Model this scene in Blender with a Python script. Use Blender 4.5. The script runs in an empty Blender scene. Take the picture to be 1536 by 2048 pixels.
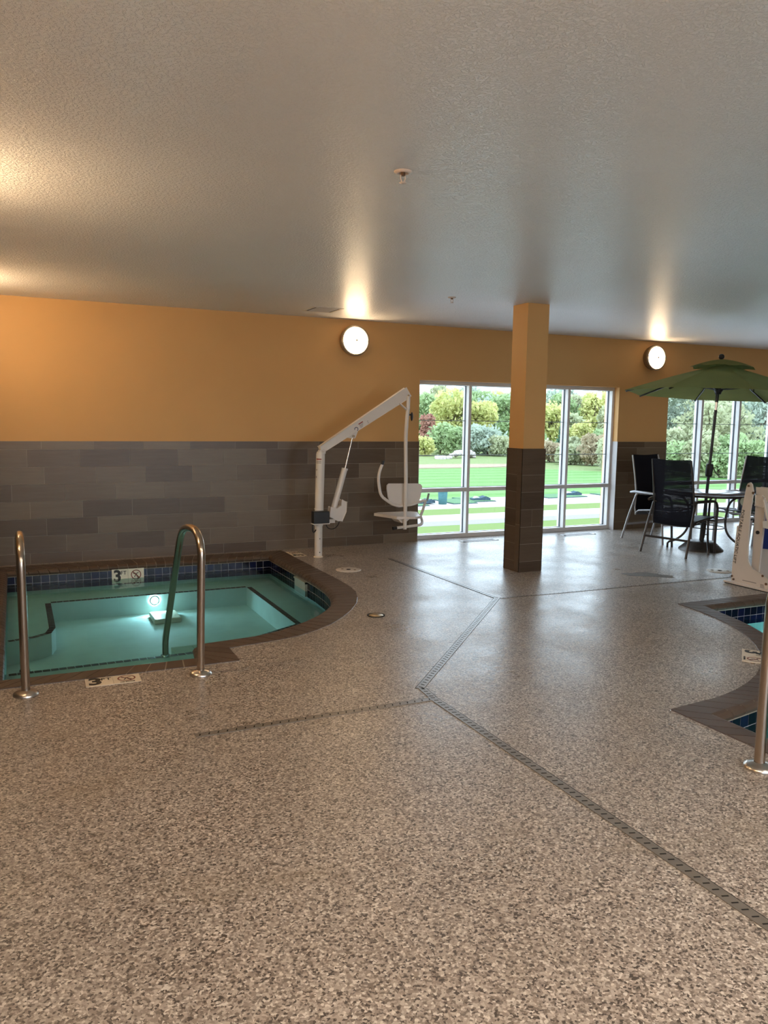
import bpy, math, random
from mathutils import Vector, Matrix
from mathutils.geometry import tessellate_polygon
C = bpy.context.scene.collection
PI = math.pi
rnd = random.Random(7)

# ---------------------------------------------------------------- helpers
def worldloc(o):
    v = Vector((0, 0, 0))
    while o is not None:
        v += Vector(o.location); o = o.parent
    return v

class MB:
    """collects geometry, then links it as ONE mesh object"""
    def __init__(s): s.v = []; s.f = []; s.sm = []; s.t = []
    def add(s, vs, fs, smooth=False, tint=0.5):
        n = len(s.v); s.v += [tuple(p) for p in vs]
        for f in fs: s.f.append(tuple(i+n for i in f)); s.sm.append(smooth); s.t.append(tint)
        return s
    def box(s, a, b, M=None, tint=0.5):
        x0, y0, z0 = a; x1, y1, z1 = b
        vs = [Vector(p) for p in ((x0,y0,z0),(x1,y0,z0),(x1,y1,z0),(x0,y1,z0),(x0,y0,z1),(x1,y0,z1),(x1,y1,z1),(x0,y1,z1))]
        if M is not None: vs = [M @ p for p in vs]
        return s.add(vs, [(0,3,2,1),(4,5,6,7),(0,1,5,4),(1,2,6,5),(2,3,7,6),(3,0,4,7)], False, tint)
    def bar(s, p, q, w, h, up=(0,0,1), tint=.5):
        p, q = Vector(p), Vector(q); d = (q-p); L = d.length; d.normalize(); up = Vector(up)
        if abs(d.dot(up)) > .98: up = Vector((1, 0, 0))
        x = d.cross(up).normalized(); z = x.cross(d).normalized()
        M = Matrix((( x.x, d.x, z.x, p.x), (x.y, d.y, z.y, p.y), (x.z, d.z, z.z, p.z), (0,0,0,1)))
        return s.box((-w/2, 0, -h/2), (w/2, L, h/2), M, tint)
    def tube(s, pts, r, n=12, cap=True, smooth=True, radii=None):
        pts = [Vector(p) for p in pts]; rings = []; prev = None
        for i, p in enumerate(pts):
            d = (pts[min(i+1, len(pts)-1)] - pts[max(i-1, 0)]).normalized()
            if prev is None:
                a = Vector((0, 0, 1)) if abs(d.z) < .9 else Vector((1, 0, 0))
                u = d.cross(a).normalized()
            else: u = (prev - d*prev.dot(d)).normalized()
            prev = u; w = d.cross(u); rr = radii[i] if radii else r
            rings.append([p + (u*math.cos(2*PI*k/n) + w*math.sin(2*PI*k/n))*rr for k in range(n)])
        vs = [q for R in rings for q in R]; fs = []
        for i in range(len(rings)-1):
            for k in range(n):
                fs.append((i*n+k, i*n+(k+1) % n, (i+1)*n+(k+1) % n, (i+1)*n+k))
        s.add(vs, fs, smooth)
        if cap:
            s.add(rings[0], [tuple(range(n))[::-1]]); s.add(rings[-1], [tuple(range(n))])
        return s
    def cyl(s, p, q, r, n=20, r2=None):
        return s.tube([p, q], r, n, True, True, [r, r if r2 is None else r2])
    def lathe(s, prof, c=(0,0,0), axis='z', n=32, smooth=True):
        c = Vector(c); vs = []; fs = []
        for r, h in prof:
            for k in range(n):
                a = 2*PI*k/n; x, y = r*math.cos(a), r*math.sin(a)
                p = {'z': (x, y, h), 'y': (x, h, y), 'x': (h, x, y)}[axis]
                vs.append(c + Vector(p))
        for i in range(len(prof)-1):
            for k in range(n):
                f = (i*n+k, i*n+(k+1) % n, (i+1)*n+(k+1) % n, (i+1)*n+k)
                fs.append(f if axis != 'y' else f[::-1])
        return s.add(vs, fs, smooth)
    def prism(s, poly, lo, hi, ax='z', tint=.5):
        """extrude a simple polygon between lo and hi along ax; poly in the two other axes"""
        def P(a, b, h): return {'z': (a, b, h), 'y': (a, h, b), 'x': (h, a, b)}[ax]
        n = len(poly); vs = [P(a, b, lo) for a, b in poly] + [P(a, b, hi) for a, b in poly]
        fs = [(k, (k+1) % n, (k+1) % n+n, k+n) for k in range(n)]
        tri = tessellate_polygon([[Vector((a, b, 0)) for a, b in poly]])
        fs += [tuple(t) for t in tri] + [tuple(i+n for i in t[::-1]) for t in tri]
        return s.add(vs, fs, False, tint)
    def sphere(s, c, r, n=16, sq=(1,1,1)):
        m = n//2; prof = []
        c = Vector(c); vs = []; fs = []
        for i in range(m+1):
            t = PI*i/m
            for k in range(n):
                a = 2*PI*k/n
                vs.append(c + Vector((r*sq[0]*math.sin(t)*math.cos(a), r*sq[1]*math.sin(t)*math.sin(a), r*sq[2]*math.cos(t))))
        for i in range(m):
            for k in range(n): fs.append((i*n+k, (i+1)*n+k, (i+1)*n+(k+1) % n, i*n+(k+1) % n))
        return s.add(vs, fs, True)
    def build(s, name, mat, parent=None, world=True, bevel=0, solid=0, shade=True):
        off = worldloc(parent) if (parent is not None and world) else Vector((0,0,0))
        me = bpy.data.meshes.new(name)
        me.from_pydata([tuple(Vector(p)-off) for p in s.v], [], s.f)
        me.polygons.foreach_set('use_smooth', s.sm)
        if len(set(s.t)) > 1:
            a = me.attributes.new('tint', 'FLOAT', 'FACE'); a.data.foreach_set('value', s.t)
        me.materials.append(mat); me.update()
        o = bpy.data.objects.new(name, me); C.objects.link(o)
        if parent is not None: o.parent = parent
        if bevel:
            b = o.modifiers.new('bevel', 'BEVEL'); b.width = bevel; b.segments = 2; b.limit_method = 'ANGLE'; b.angle_limit = .6
            b.harden_normals = False
        if solid:
            m = o.modifiers.new('solid', 'SOLIDIFY'); m.thickness = solid; m.offset = 0
        return o

def build2(name, parts, parent, bevel=0):
    """several looks inside ONE mesh: parts = [(MB, material), ...]"""
    base = MB(); mi = []
    for k, (mb, m_) in enumerate(parts):
        n = len(base.v); base.v += mb.v; base.f += [tuple(i+n for i in f) for f in mb.f]; base.sm += mb.sm; base.t += mb.t; mi += [k]*len(mb.f)
    o = base.build(name, parts[0][1], parent, bevel=bevel)
    for _, m_ in parts[1:]: o.data.materials.append(m_)
    o.data.polygons.foreach_set('material_index', mi); return o

def thing(name, label, cat, loc=(0,0,0), rz=0, group=None):
    o = bpy.data.objects.new(name, None); C.objects.link(o); o.empty_display_size = .1
    o.location = loc; o.rotation_euler = (0, 0, rz); o['label'] = label; o['category'] = cat
    if group: o['group'] = group
    return o
def tag(o, label, cat, group=None, kind=None):
    o['label'] = label; o['category'] = cat
    if group: o['group'] = group
    if kind: o['kind'] = kind
    return o
def struct(o): o['kind'] = 'structure'; return o
def dup(root, loc, rz, label):
    r = root.copy(); C.objects.link(r); r.location = loc; r.rotation_euler = (0, 0, rz); r['label'] = label
    for ch in list(root.children):
        c = ch.copy(); C.objects.link(c); c.parent = r
        for g in ch.children:
            d = g.copy(); C.objects.link(d); d.parent = c
    return r
def text_mesh(txt, size, M, mat, name, parent, bold=0.0, align='CENTER', depth=.0006):
    cu = bpy.data.curves.new(name, 'FONT'); cu.body = txt; cu.size = size; cu.align_x = align; cu.align_y = 'CENTER'
    cu.offset = bold; cu.extrude = depth; cu.resolution_u = 3
    t = bpy.data.objects.new('tmp', cu); C.objects.link(t)
    dg = bpy.context.evaluated_depsgraph_get(); dg.update()
    me = bpy.data.meshes.new_from_object(t.evaluated_get(dg))
    bpy.data.objects.remove(t); bpy.data.curves.remove(cu)
    off = worldloc(parent)
    me.transform(Matrix.Translation(-off) @ M); me.materials.clear(); me.materials.append(mat); me.name = name
    o = bpy.data.objects.new(name, me); C.objects.link(o); o.parent = parent
    return o
def frame(origin, right, up):
    r = Vector(right).normalized(); u = Vector(up).normalized(); n = r.cross(u); o = Vector(origin)
    return Matrix(((r.x,u.x,n.x,o.x),(r.y,u.y,n.y,o.y),(r.z,u.z,n.z,o.z),(0,0,0,1)))
def bez(p0, p1, p2, p3, n=8):
    P = [Vector(p) for p in (p0, p1, p2, p3)]
    return [P[0]*(1-t)**3 + P[1]*3*t*(1-t)**2 + P[2]*3*t*t*(1-t) + P[3]*t**3 for t in [i/n for i in range(n+1)]]
def fillet(pts, r, n=6):
    """round the inner corners of a polyline"""
    pts = [Vector(p) for p in pts]; out = [pts[0]]
    for i in range(1, len(pts)-1):
        a, b, c = pts[i-1], pts[i], pts[i+1]
        rr = min(r, (b-a).length*.49, (c-b).length*.49)
        p, q = b+(a-b).normalized()*rr, b+(c-b).normalized()*rr
        out += [p*(1-t)**2 + b*2*t*(1-t) + q*t*t for t in [k/n for k in range(n+1)]]
    return out+[pts[-1]]

# ---------------------------------------------------------------- materials
def mat(name, col, rough=.5, metal=0., spec=.5, emit=None, es=0, coat=0, trans=0):
    m = bpy.data.materials.new(name); m.use_nodes = True; nt = m.node_tree; b = nt.nodes['Principled BSDF']
    b.inputs['Base Color'].default_value = (*col, 1); b.inputs['Roughness'].default_value = rough
    b.inputs['Metallic'].default_value = metal; b.inputs['Specular IOR Level'].default_value = spec
    if emit: b.inputs['Emission Color'].default_value = (*emit, 1); b.inputs['Emission Strength'].default_value = es
    if coat: b.inputs['Coat Weight'].default_value = coat; b.inputs['Coat Roughness'].default_value = .12
    if trans: b.inputs['Transmission Weight'].default_value = trans
    return m
class NT:
    def __init__(s, m): s.m = m; s.n = m.node_tree.nodes; s.l = m.node_tree.links; s.b = s.n.get('Principled BSDF')
    def new(s, t, **kw):
        n = s.n.new(t)
        for k, v in kw.items():
            if k in n.inputs: n.inputs[k].default_value = v
            else: setattr(n, k, v)
        return n
    def link(s, a, b): s.l.new(a, b)
    def coords(s, scale=(1,1,1), obj=True):
        t = s.new('ShaderNodeTexCoord'); mp = s.new('ShaderNodeMapping'); mp.inputs['Scale'].default_value = scale
        s.link(t.outputs['Object'], mp.inputs['Vector']); return mp.outputs['Vector']
    def noise(s, vec, scale, detail=3, rough=.5):
        n = s.new('ShaderNodeTexNoise'); n.inputs['Scale'].default_value = scale; n.inputs['Detail'].default_value = detail
        n.inputs['Roughness'].default_value = rough; s.link(vec, n.inputs['Vector']); return n.outputs['Fac']
    def ramp(s, fac, stops, interp='LINEAR'):
        r = s.new('ShaderNodeValToRGB'); r.color_ramp.interpolation = interp
        e = r.color_ramp.elements
        while len(e) < len(stops): e.new(.5)
        for i, (p, c) in enumerate(stops): e[i].position = p; e[i].color = (*c, 1) if len(c) == 3 else c
        s.link(fac, r.inputs['Fac']); return r.outputs['Color']
    def mix(s, fac, a, b, mode='MIX'):
        n = s.new('ShaderNodeMix', data_type='RGBA', blend_type=mode)
        for k, v in ((0, fac), (6, a), (7, b)):
            if hasattr(v, 'links') or hasattr(v, 'is_output'): s.link(v, n.inputs[k])
            else: n.inputs[k].default_value = v if k == 0 else (*v, 1)
        return n.outputs[2]
    def math(s, op, a, b=0., c=0.):
        n = s.new('ShaderNodeMath', operation=op)
        for k, v in enumerate((a, b, c)):
            if hasattr(v, 'is_output'): s.link(v, n.inputs[k])
            else: n.inputs[k].default_value = v
        return n.outputs[0]
    def bump(s, h, strength, dist=.01):
        n = s.new('ShaderNodeBump'); n.inputs['Strength'].default_value = strength; n.inputs['Distance'].default_value = dist
        s.link(h, n.inputs['Height']); s.link(n.outputs['Normal'], s.b.inputs['Normal']); return n
    def base(s, c): s.link(c, s.b.inputs['Base Color'])

M = {}
def nmat(key, col, colvar=.1, scale=8., **kw):
    """plain colour with a little procedural variation"""
    m = mat(key, col, **kw); t = NT(m); v = t.coords()
    f = t.noise(v, scale, 4)
    a = tuple(min(1, c*(1-colvar)) for c in col); b = tuple(min(1, c*(1+colvar)) for c in col)
    t.base(t.ramp(f, [(.3, a), (.7, b)])); M[key] = m; return m

# orange painted drywall, orange-peel bump
m = mat('orange_paint', (.56, .275, .08), rough=.55, spec=.35); t = NT(m); v = t.coords()
t.base(t.ramp(t.noise(v, 1.3, 3), [(.3, (.56, .315, .115)), (.7, (.59, .335, .125))]))
t.bump(t.noise(v, 160, 2), .25, .002); M['paint'] = m
# white knock-down textured satin ceiling
m = mat('ceiling_paint', (.6, .58, .55), rough=.35, spec=.62); t = NT(m); v = t.coords()
k = t.ramp(t.noise(v, 62, 4, .6), [(.44, (0, 0, 0)), (.56, (1, 1, 1))])
t.base(t.ramp(t.noise(v, .8, 2), [(.3, (.75, .74, .735)), (.7, (.79, .785, .78))]))
t.bump(k, .85, .005); M['ceiling'] = m
# flaked epoxy floor
m = mat('flake_floor', (.4, .35, .3), rough=.4, spec=.36); t = NT(m); v = t.coords()
vo = t.new('ShaderNodeTexVoronoi'); vo.inputs['Scale'].default_value = 135; 
nz = t.new('ShaderNodeTexNoise'); nz.inputs['Scale'].default_value = 90; nz.inputs['Detail'].default_value = 2
t.link(v, nz.inputs['Vector'])
wv = t.new('ShaderNodeVectorMath', operation='MULTIPLY_ADD'); t.link(nz.outputs['Color'], wv.inputs[0]); wv.inputs[1].default_value = (.012,)*3; t.link(v, wv.inputs[2])
t.link(wv.outputs[0], vo.inputs['Vector'])
sep = t.new('ShaderNodeSeparateColor'); t.link(vo.outputs['Color'], sep.inputs[0])
fl = t.ramp(sep.outputs[0], [(0, (.095, .078, .066)), (.13, (.21, .172, .145)), (.30, (.32, .268, .228)), (.52, (.42, .36, .31)), (.72, (.52, .455, .395)), (.90, (.70, .64, .57))], 'CONSTANT')
big = t.ramp(t.noise(v, .9, 4, .6), [(.3, (.79, .775, .76)), (.7, (.91, .91, .91))])
fl = t.mix(1.0, fl, big, 'MULTIPLY')
st = t.ramp(t.noise(t.coords((1.1, 2.0, 1)), 1.15, 4, .55), [(.56, (0, 0, 0)), (.74, (1, 1, 1))])   # worn brownish dirt
fl = t.mix(t.math('MULTIPLY', st, .38), fl, (.25, .19, .125))
t.base(fl)
rr = t.ramp(t.noise(v, 1.6, 5, .65), [(.35, (.27,)*3), (.65, (.40,)*3)])
t.link(rr, t.b.inputs['Roughness'])
hh = t.math('ADD', t.math('MULTIPLY', t.noise(v, 120, 3), .8), t.math('MULTIPLY', t.noise(v, 22, 3), 2.2))
t.bump(hh, .30, .0022); M['floor'] = m
# wood look tile: colour per tile + long grain
def tile_mat(key, c0, c1, c2, rough=.35, g=(1.2, 1.2, 14)):
    m = mat(key, c1, rough=rough, spec=.4); t = NT(m); v = t.coords(g)
    at = t.new('ShaderNodeAttribute'); at.attribute_name = 'tint'
    w = t.noise(v, 2.6, 6, .65)
    f = t.math('ADD', t.math('MULTIPLY', at.outputs['Fac'], .50), t.math('MULTIPLY_ADD', w, .46, .02))
    t.base(t.ramp(f, [(.18, c0), (.5, c1), (.82, c2)])); t.bump(w, .12, .002); M[key] = m; return m
tile_mat('wood_tile', (.078, .049, .029), (.128, .091, .059), (.175, .134, .091))
tile_mat('column_tile', (.050, .032, .021), (.090, .062, .042), (.125, .092, .066))
tile_mat('coping', (.060, .036, .024), (.088, .058, .041), (.118, .084, .062), rough=.45, g=(3, 3, 3))
tile_mat('navy_tile', (.001, .0015, .006), (.002, .003, .016), (.006, .008, .05), rough=.15, g=(2, 2, 2))
nmat('grout', (.34, .30, .25), .08, 20, rough=.8)
nmat('dark_grout', (.30, .26, .21), .08, 20, rough=.8)
nmat('window_grout', (.42, .42, .46), .08, 20, rough=.8)
nmat('pool_plaster', (.62, .72, .68), .05, 6, rough=.7)
nmat('vinyl', (.62, .60, .59), .03, 3, rough=.4)
nmat('gasket', (.012, .015, .03), .1, 5, rough=.5)
nmat('reveal_trim', (.45, .43, .43), .04, 5, rough=.5)
nmat('white_powder', (.70, .65, .60), .03, 5, rough=.35)
nmat('black_plastic', (.012, .012, .013), .2, 12, rough=.45)
nmat('beige_powder', (.62, .55, .49), .03, 5, rough=.38)
nmat('bolt_brown', (.16, .09, .05), .3, 40, rough=.5, metal=.6)
nmat('chrome', (.62, .60, .58), .05, 9, rough=.16, metal=1)
nmat('rod_steel', (.55, .52, .48), .06, 9, rough=.22, metal=1)
m = mat('brushed_steel', (.48, .40, .33), rough=.24, metal=1); t = NT(m); v = t.coords((1, 1, 1))
t.base(t.ramp(t.noise(v, 1, 2), [(.3, (.42, .35, .29)), (.7, (.50, .42, .35))])); M['steel'] = m
nmat('flange_steel', (.60, .55, .50), .06, 12, rough=.28, metal=1)
nmat('cream_plate', (.72, .62, .48), .05, 10, rough=.4)
nmat('wall_plate', (.78, .74, .62), .04, 10, rough=.3)
nmat('black_ink', (.012, .010, .009), .1, 10, rough=.5)
nmat('brown_ink', (.20, .045, .025), .1, 10, rough=.5)
nmat('red_ink', (.28, .03, .015), .1, 10, rough=.5)
nmat('grey_ink', (.25, .22, .20), .1, 10, rough=.5)
nmat('blue_ink', (.02, .03, .08), .1, 10, rough=.5)
nmat('drain_metal', (.20, .175, .15), .10, 20, rough=.36, metal=.3)
nmat('slot_dark', (.010, .009, .008), .1, 10, rough=.9)
nmat('lid_white', (.62, .56, .50), .05, 10, rough=.4)
nmat('brass', (.42, .30, .16), .15, 20, rough=.35, metal=.7)
nmat('vent_white', (.66, .60, .54), .04, 8, rough=.5)
nmat('vent_dark', (.06, .05, .045), .1, 8, rough=.7)
nmat('sprinkler_pink', (.62, .50, .42), .06, 20, rough=.4)
nmat('frame_dark', (.050, .040, .036), .15, 10, rough=.32, metal=.4)
nmat('frame_silver', (.34, .33, .34), .06, 10, rough=.35, metal=.5)
nmat('sling_navy', (.006, .007, .014), .15, 60, rough=.8, spec=.15)
nmat('seat_dark', (.05, .055, .065), .15, 30, rough=.5)
nmat('table_top', (.16, .13, .15), .06, 12, rough=.22)
nmat('umbrella_pole', (.010, .009, .009), .2, 8, rough=.4)
nmat('base_bronze', (.065, .055, .048), .3, 9, rough=.4, metal=.4)
nmat('blue_seat', (.010, .030, .20), .15, 6, rough=.45)
nmat('sconce_metal', (.36, .29, .22), .08, 12, rough=.35, metal=.8)
nmat('wet', (.13, .115, .10), .25, 60, rough=.75)
nmat('ledge', (.50, .60, .52), .06, 9, rough=.7)
nmat('skim', (.30, .36, .33), .05, 10, rough=.5)
# sling fabric: open weave, light comes through
m = M['sling_navy']; t = NT(m); v = t.coords()
tr = t.new('ShaderNodeBsdfTransparent'); mx = t.new('ShaderNodeMixShader'); out = t.n['Material Output']
t.link(t.b.outputs[0], mx.inputs[1]); t.link(tr.outputs[0], mx.inputs[2]); t.link(mx.outputs[0], out.inputs['Surface'])
t.link(t.ramp(t.noise(t.coords((1, 1, 22)), 5, 3), [(.40, (.0,)*3), (.75, (.06,)*3)]), mx.inputs[0])
# canopy cloth
def cloth(key, col, tl):
    m = mat(key, col, rough=.8, spec=.2); t = NT(m); v = t.coords()
    t.base(t.ramp(t.noise(v, 5, 3), [(.3, tuple(c*.9 for c in col)), (.7, tuple(c*1.1 for c in col))]))
    tr = t.new('ShaderNodeBsdfTranslucent'); tr.inputs['Color'].default_value = (*tl, 1)
    mx = t.new('ShaderNodeMixShader'); mx.inputs[0].default_value = .45; out = t.n['Material Output']
    t.link(t.b.outputs[0], mx.inputs[1]); t.link(tr.outputs[0], mx.inputs[2]); t.link(mx.outputs[0], out.inputs['Surface']); M[key] = m
cloth('canopy_green', (.34, .31, .10), (.42, .56, .38))
# window glass: clear with mirror reflection
m = bpy.data.materials.new('clear_glass'); m.use_nodes = True; t = NT(m); t.n.remove(t.b)
tr = t.new('ShaderNodeBsdfTransparent'); tr.inputs[0].default_value = (.95, .97, .96, 1)
gl = t.new('ShaderNodeBsdfGlossy'); gl.inputs['Roughness'].default_value = .01
lw = t.new('ShaderNodeLayerWeight'); fr = t.math('MULTIPLY_ADD', t.math('POWER', lw.outputs['Facing'], 5.0), .93, .035); mx = t.new('ShaderNodeMixShader')
t.link(fr, mx.inputs[0]); t.link(tr.outputs[0], mx.inputs[1]); t.link(gl.outputs[0], mx.inputs[2])
t.link(mx.outputs[0], t.n['Material Output'].inputs['Surface']); M['glass'] = m
# pool water
def water(key, tint):
    m = bpy.data.materials.new(key); m.use_nodes = True; t = NT(m); t.n.remove(t.b)
    tr = t.new('ShaderNodeBsdfTransparent'); tr.inputs[0].default_value = (*tint, 1)
    gl = t.new('ShaderNodeBsdfGlossy'); gl.inputs['Roughness'].default_value = .02
    bp = t.new('ShaderNodeBump'); bp.inputs['Strength'].default_value = .12; bp.inputs['Distance'].default_value = .01
    t.link(t.noise(t.coords((1, 1.4, 1)), 5, 3), bp.inputs['Height'])
    fr = t.new('ShaderNodeFresnel'); fr.inputs[0].default_value = 1.33; mx = t.new('ShaderNodeMixShader')
    for n in (gl, fr): t.link(bp.outputs[0], n.inputs['Normal'])
    t.link(fr.outputs[0], mx.inputs[0]); t.link(tr.outputs[0], mx.inputs[1]); t.link(gl.outputs[0], mx.inputs[2])
    t.link(mx.outputs[0], t.n['Material Output'].inputs['Surface']); M[key] = m
water('spa_water', (.50, .83, .88)); water('pool_water', (.35, .75, .75))
M['lamp_glass'] = mat('lamp_glass', (.9, .8, .65), rough=.4, emit=(1, .72, .43), es=13)
M['lamp_glass_bright'] = mat('lamp_glass_bright', (.9, .8, .65), rough=.4, emit=(1, .70, .40), es=60)
M['fill_glass'] = mat('fill_glass', (.9, .88, .85), rough=.4, emit=(1, .88, .74), es=33)  # glow of the added ceiling fill lights
M['pool_lamp'] = mat('pool_lamp', (.9, .95, 1), rough=.3, emit=(.80, .95, 1), es=45)
# outdoors
def ground(key, a, b, sc, c=None):
    m = mat(key, a, rough=.9, spec=.1); t = NT(m); v = t.coords()
    f = t.ramp(t.noise(v, sc, 6, .7), [(.35, a), (.65, b)])
    t.base(f); M[key] = m
ground('lawn', (.10, .135, .032), (.145, .19, .055), 30)
ground('rough_grass', (.125, .17, .05), (.19, .20, .09), 3)
ground('dry_rim', (.24, .155, .10), (.33, .24, .17), 3)
ground('concrete', (.36, .31, .27), (.42, .37, .33), 6)
ground('bounce_paving', (.66, .64, .61), (.74, .72, .70), 4)  # pale colour for unseen ground that bounces daylight indoors
ground('asphalt', (.20, .175, .185), (.24, .21, .22), 12)
ground('golf_mat', (.075, .14, .065), (.10, .175, .085), 40)
ground('tray_rubber', (.035, .06, .08), (.06, .09, .11), 12)
ground('bin_teal', (.045, .11, .115), (.06, .135, .14), 8)
ground('rock', (.36, .30, .28), (.55, .48, .45), 2)
ground('bark', (.07, .055, .045), (.13, .10, .08), 8)
ground('house_wall', (.42, .36, .30), (.50, .43, .36), 2)
ground('roof', (.36, .28, .30), (.46, .38, .40), 2)
ground('slag', (.5, .5, .5), (.6, .6, .6), 2)
# fairway with mowing bands
m = mat('fairway', (.2, .4, .1), rough=.9, spec=.1); t = NT(m)
tc = t.new('ShaderNodeTexCoord'); sp = t.new('ShaderNodeSeparateXYZ'); t.link(tc.outputs['Object'], sp.inputs[0])
w = t.math('SINE', t.math('ADD', t.math('MULTIPLY', sp.outputs['Y'], 2.3), t.math('MULTIPLY', sp.outputs['X'], .25)))
w = t.math('ADD', t.math('MULTIPLY', w, .3), t.noise(t.coords(), 1.2, 5))
t.base(t.ramp(w, [(.2, (.095, .18, .045)), (.8, (.13, .22, .07))])); M['fairway'] = m
def leafmat(key, a, b):
    m = mat(key, a, rough=.7, spec=.15); t = NT(m); v = t.coords()
    f = t.math('ADD', t.math('MULTIPLY', t.noise(v, .9, 3), .6), t.math('MULTIPLY', t.noise(v, 9, 2), .4))
    col = t.ramp(f, [(.38, a), (.62, b)]); t.base(col)
    tr = t.new('ShaderNodeBsdfTranslucent'); t.link(col, tr.inputs[0])
    mx = t.new('ShaderNodeMixShader'); mx.inputs[0].default_value = .45
    t.link(t.b.outputs[0], mx.inputs[1]); t.link(tr.outputs[0], mx.inputs[2]); t.link(mx.outputs[0], t.n['Material Output'].inputs['Surface']); M[key] = m
leafmat('leaf_green', (.27, .36, .16), (.42, .50, .27))
leafmat('leaf_yellow', (.45, .47, .17), (.64, .60, .26))
leafmat('leaf_olive', (.36, .38, .22), (.50, .50, .32))
leafmat('leaf_grey', (.33, .38, .30), (.45, .50, .40))
leafmat('leaf_red', (.38, .18, .14), (.50, .28, .20))
leafmat('leaf_spruce', (.06, .13, .08), (.11, .20, .12))
leafmat('leaf_brown', (.36, .28, .17), (.46, .38, .25))
# ================================================================ SETTING
X0, X1, Y0, Y1, H = -.75, 20., -3.6, 8.95, 2.745
WIN = [(4.67, 7.91), (8.85, 12.10), (13.6, 16.85)]; WH = 2.065  # last opening is out of view, added to let in more daylight
# --- pool outlines: stations (outer, inner) around each pool
spa = [((-.37,4.86),(-.11,5.05)), ((1.03,4.87),(1.03,5.05)), ((1.27,4.87),(1.03,5.14)), ((1.275,5.17),(1.05,5.29)), ((1.36,5.185),(1.11,5.365)),
       ((1.633,5.232),(1.50,5.41)), ((1.813,5.284),(1.70,5.485)), ((2.0,5.39),(1.86,5.585)), ((2.154,5.508),(1.98,5.67)), ((2.32,5.68),(2.13,5.80)),
       ((2.467,5.866),(2.26,5.95)), ((2.60,6.07),(2.38,6.12)), ((2.695,6.274),(2.46,6.32)), ((2.765,6.48),(2.515,6.52)), ((2.80,6.70),(2.55,6.74)),
       ((2.815,7.02),(2.57,7.04)), ((2.815,8.845),(2.57,8.55)), ((-.37,8.845),(-.11,8.55))]
arc = lambda r, a0, a1, n: [(3.235+r*math.cos(math.radians(a0+(a1-a0)*k/n)), 5.05+r*math.sin(math.radians(a0+(a1-a0)*k/n))) for k in range(n+1)]
ao = [(5.19, 5.01)] + arc(1.94, -4, -84, 14)[1:-1] + [(3.215, 3.11)]
ai = [(5.375, 4.835)] + arc(2.12, -8, -80, 14)[1:-1] + [(3.40, 2.935)]
pool = list(zip(ao, ai))[::-1] + [((8.6,5.01),(8.4,4.835)), ((8.6,.2),(8.4,.4)), ((3.215,.2),(3.40,.4))]

def poly_mesh(name, outer, holes, z, mat_, parent=None, flip=False):
    loops = [[Vector((x, y, 0)) for x, y in outer]] + [[Vector((x, y, 0)) for x, y in h] for h in holes]
    tri = tessellate_polygon(loops); vs = [(p.x, p.y, z) for L in loops for p in L]
    fs = []
    for t in tri:
        a, b, c = [Vector(vs[i]) for i in t]
        up = (b-a).cross(c-a).z > 0
        fs.append(tuple(t) if up != flip else tuple(t[::-1]))
    return MB().add(vs, fs).build(name, mat_, parent)

fl = poly_mesh('floor', [(X0,Y0),(X1,Y0),(X1,Y1+.12),(X0,Y1+.12)], [[o for o, i in spa], [o for o, i in pool]], 0, M['floor']); struct(fl)
ce = poly_mesh('ceiling', [(X0,Y0),(X1,Y0),(X1,Y1+.12),(X0,Y1+.12)], [], H, M['ceiling'], flip=True); struct(ce)

ZR = [0, .113, .295, .476, .657, .838, 1.019, 1.20, 1.288]
OFF = [.105, .462, .274, .121, .464, .268, .108, .249]
def tile_field(place, a0, a1, th=.012, gap=.004, rows=ZR, off=OFF, pitch=.511, seed=1):
    """wood look tiles; place(a, d, z) maps along / out of wall / up to world"""
    r = random.Random(seed); mb = MB()
    for k in range(len(rows)-1):
        z0, z1 = rows[k]+gap/2, rows[k+1]-gap/2
        n0 = math.floor((a0-off[k])/pitch)
        for n in range(n0, int((a1-a0)/pitch)+n0+3):
            x0, x1 = off[k]+n*pitch, off[k]+(n+1)*pitch
            x0, x1 = max(x0, a0), min(x1, a1)
            if x1-x0 < .006: continue
            x0 += gap/2; x1 -= gap/2
            vs = [place(x0,0,z0),place(x1,0,z0),place(x1,0,z1),place(x0,0,z1),place(x0,th,z0),place(x1,th,z0),place(x1,th,z1),place(x0,th,z1)]
            mb.add(vs, [(4,5,6,7),(0,4,7,3),(1,2,6,5),(3,7,6,2),(0,1,5,4)], False, r.random())
    return mb
def back_grout(place, a0, a1, th, z1=1.288):
    return MB().add([place(a0,th,0),place(a1,th,0),place(a1,th,z1),place(a0,th,z1),place(a0,0,z1),place(a1,0,z1),place(a0,0,0),place(a1,0,0)],
                    [(0,1,2,3),(3,2,5,4),(0,3,4,6),(1,7,5,2)])
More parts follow.
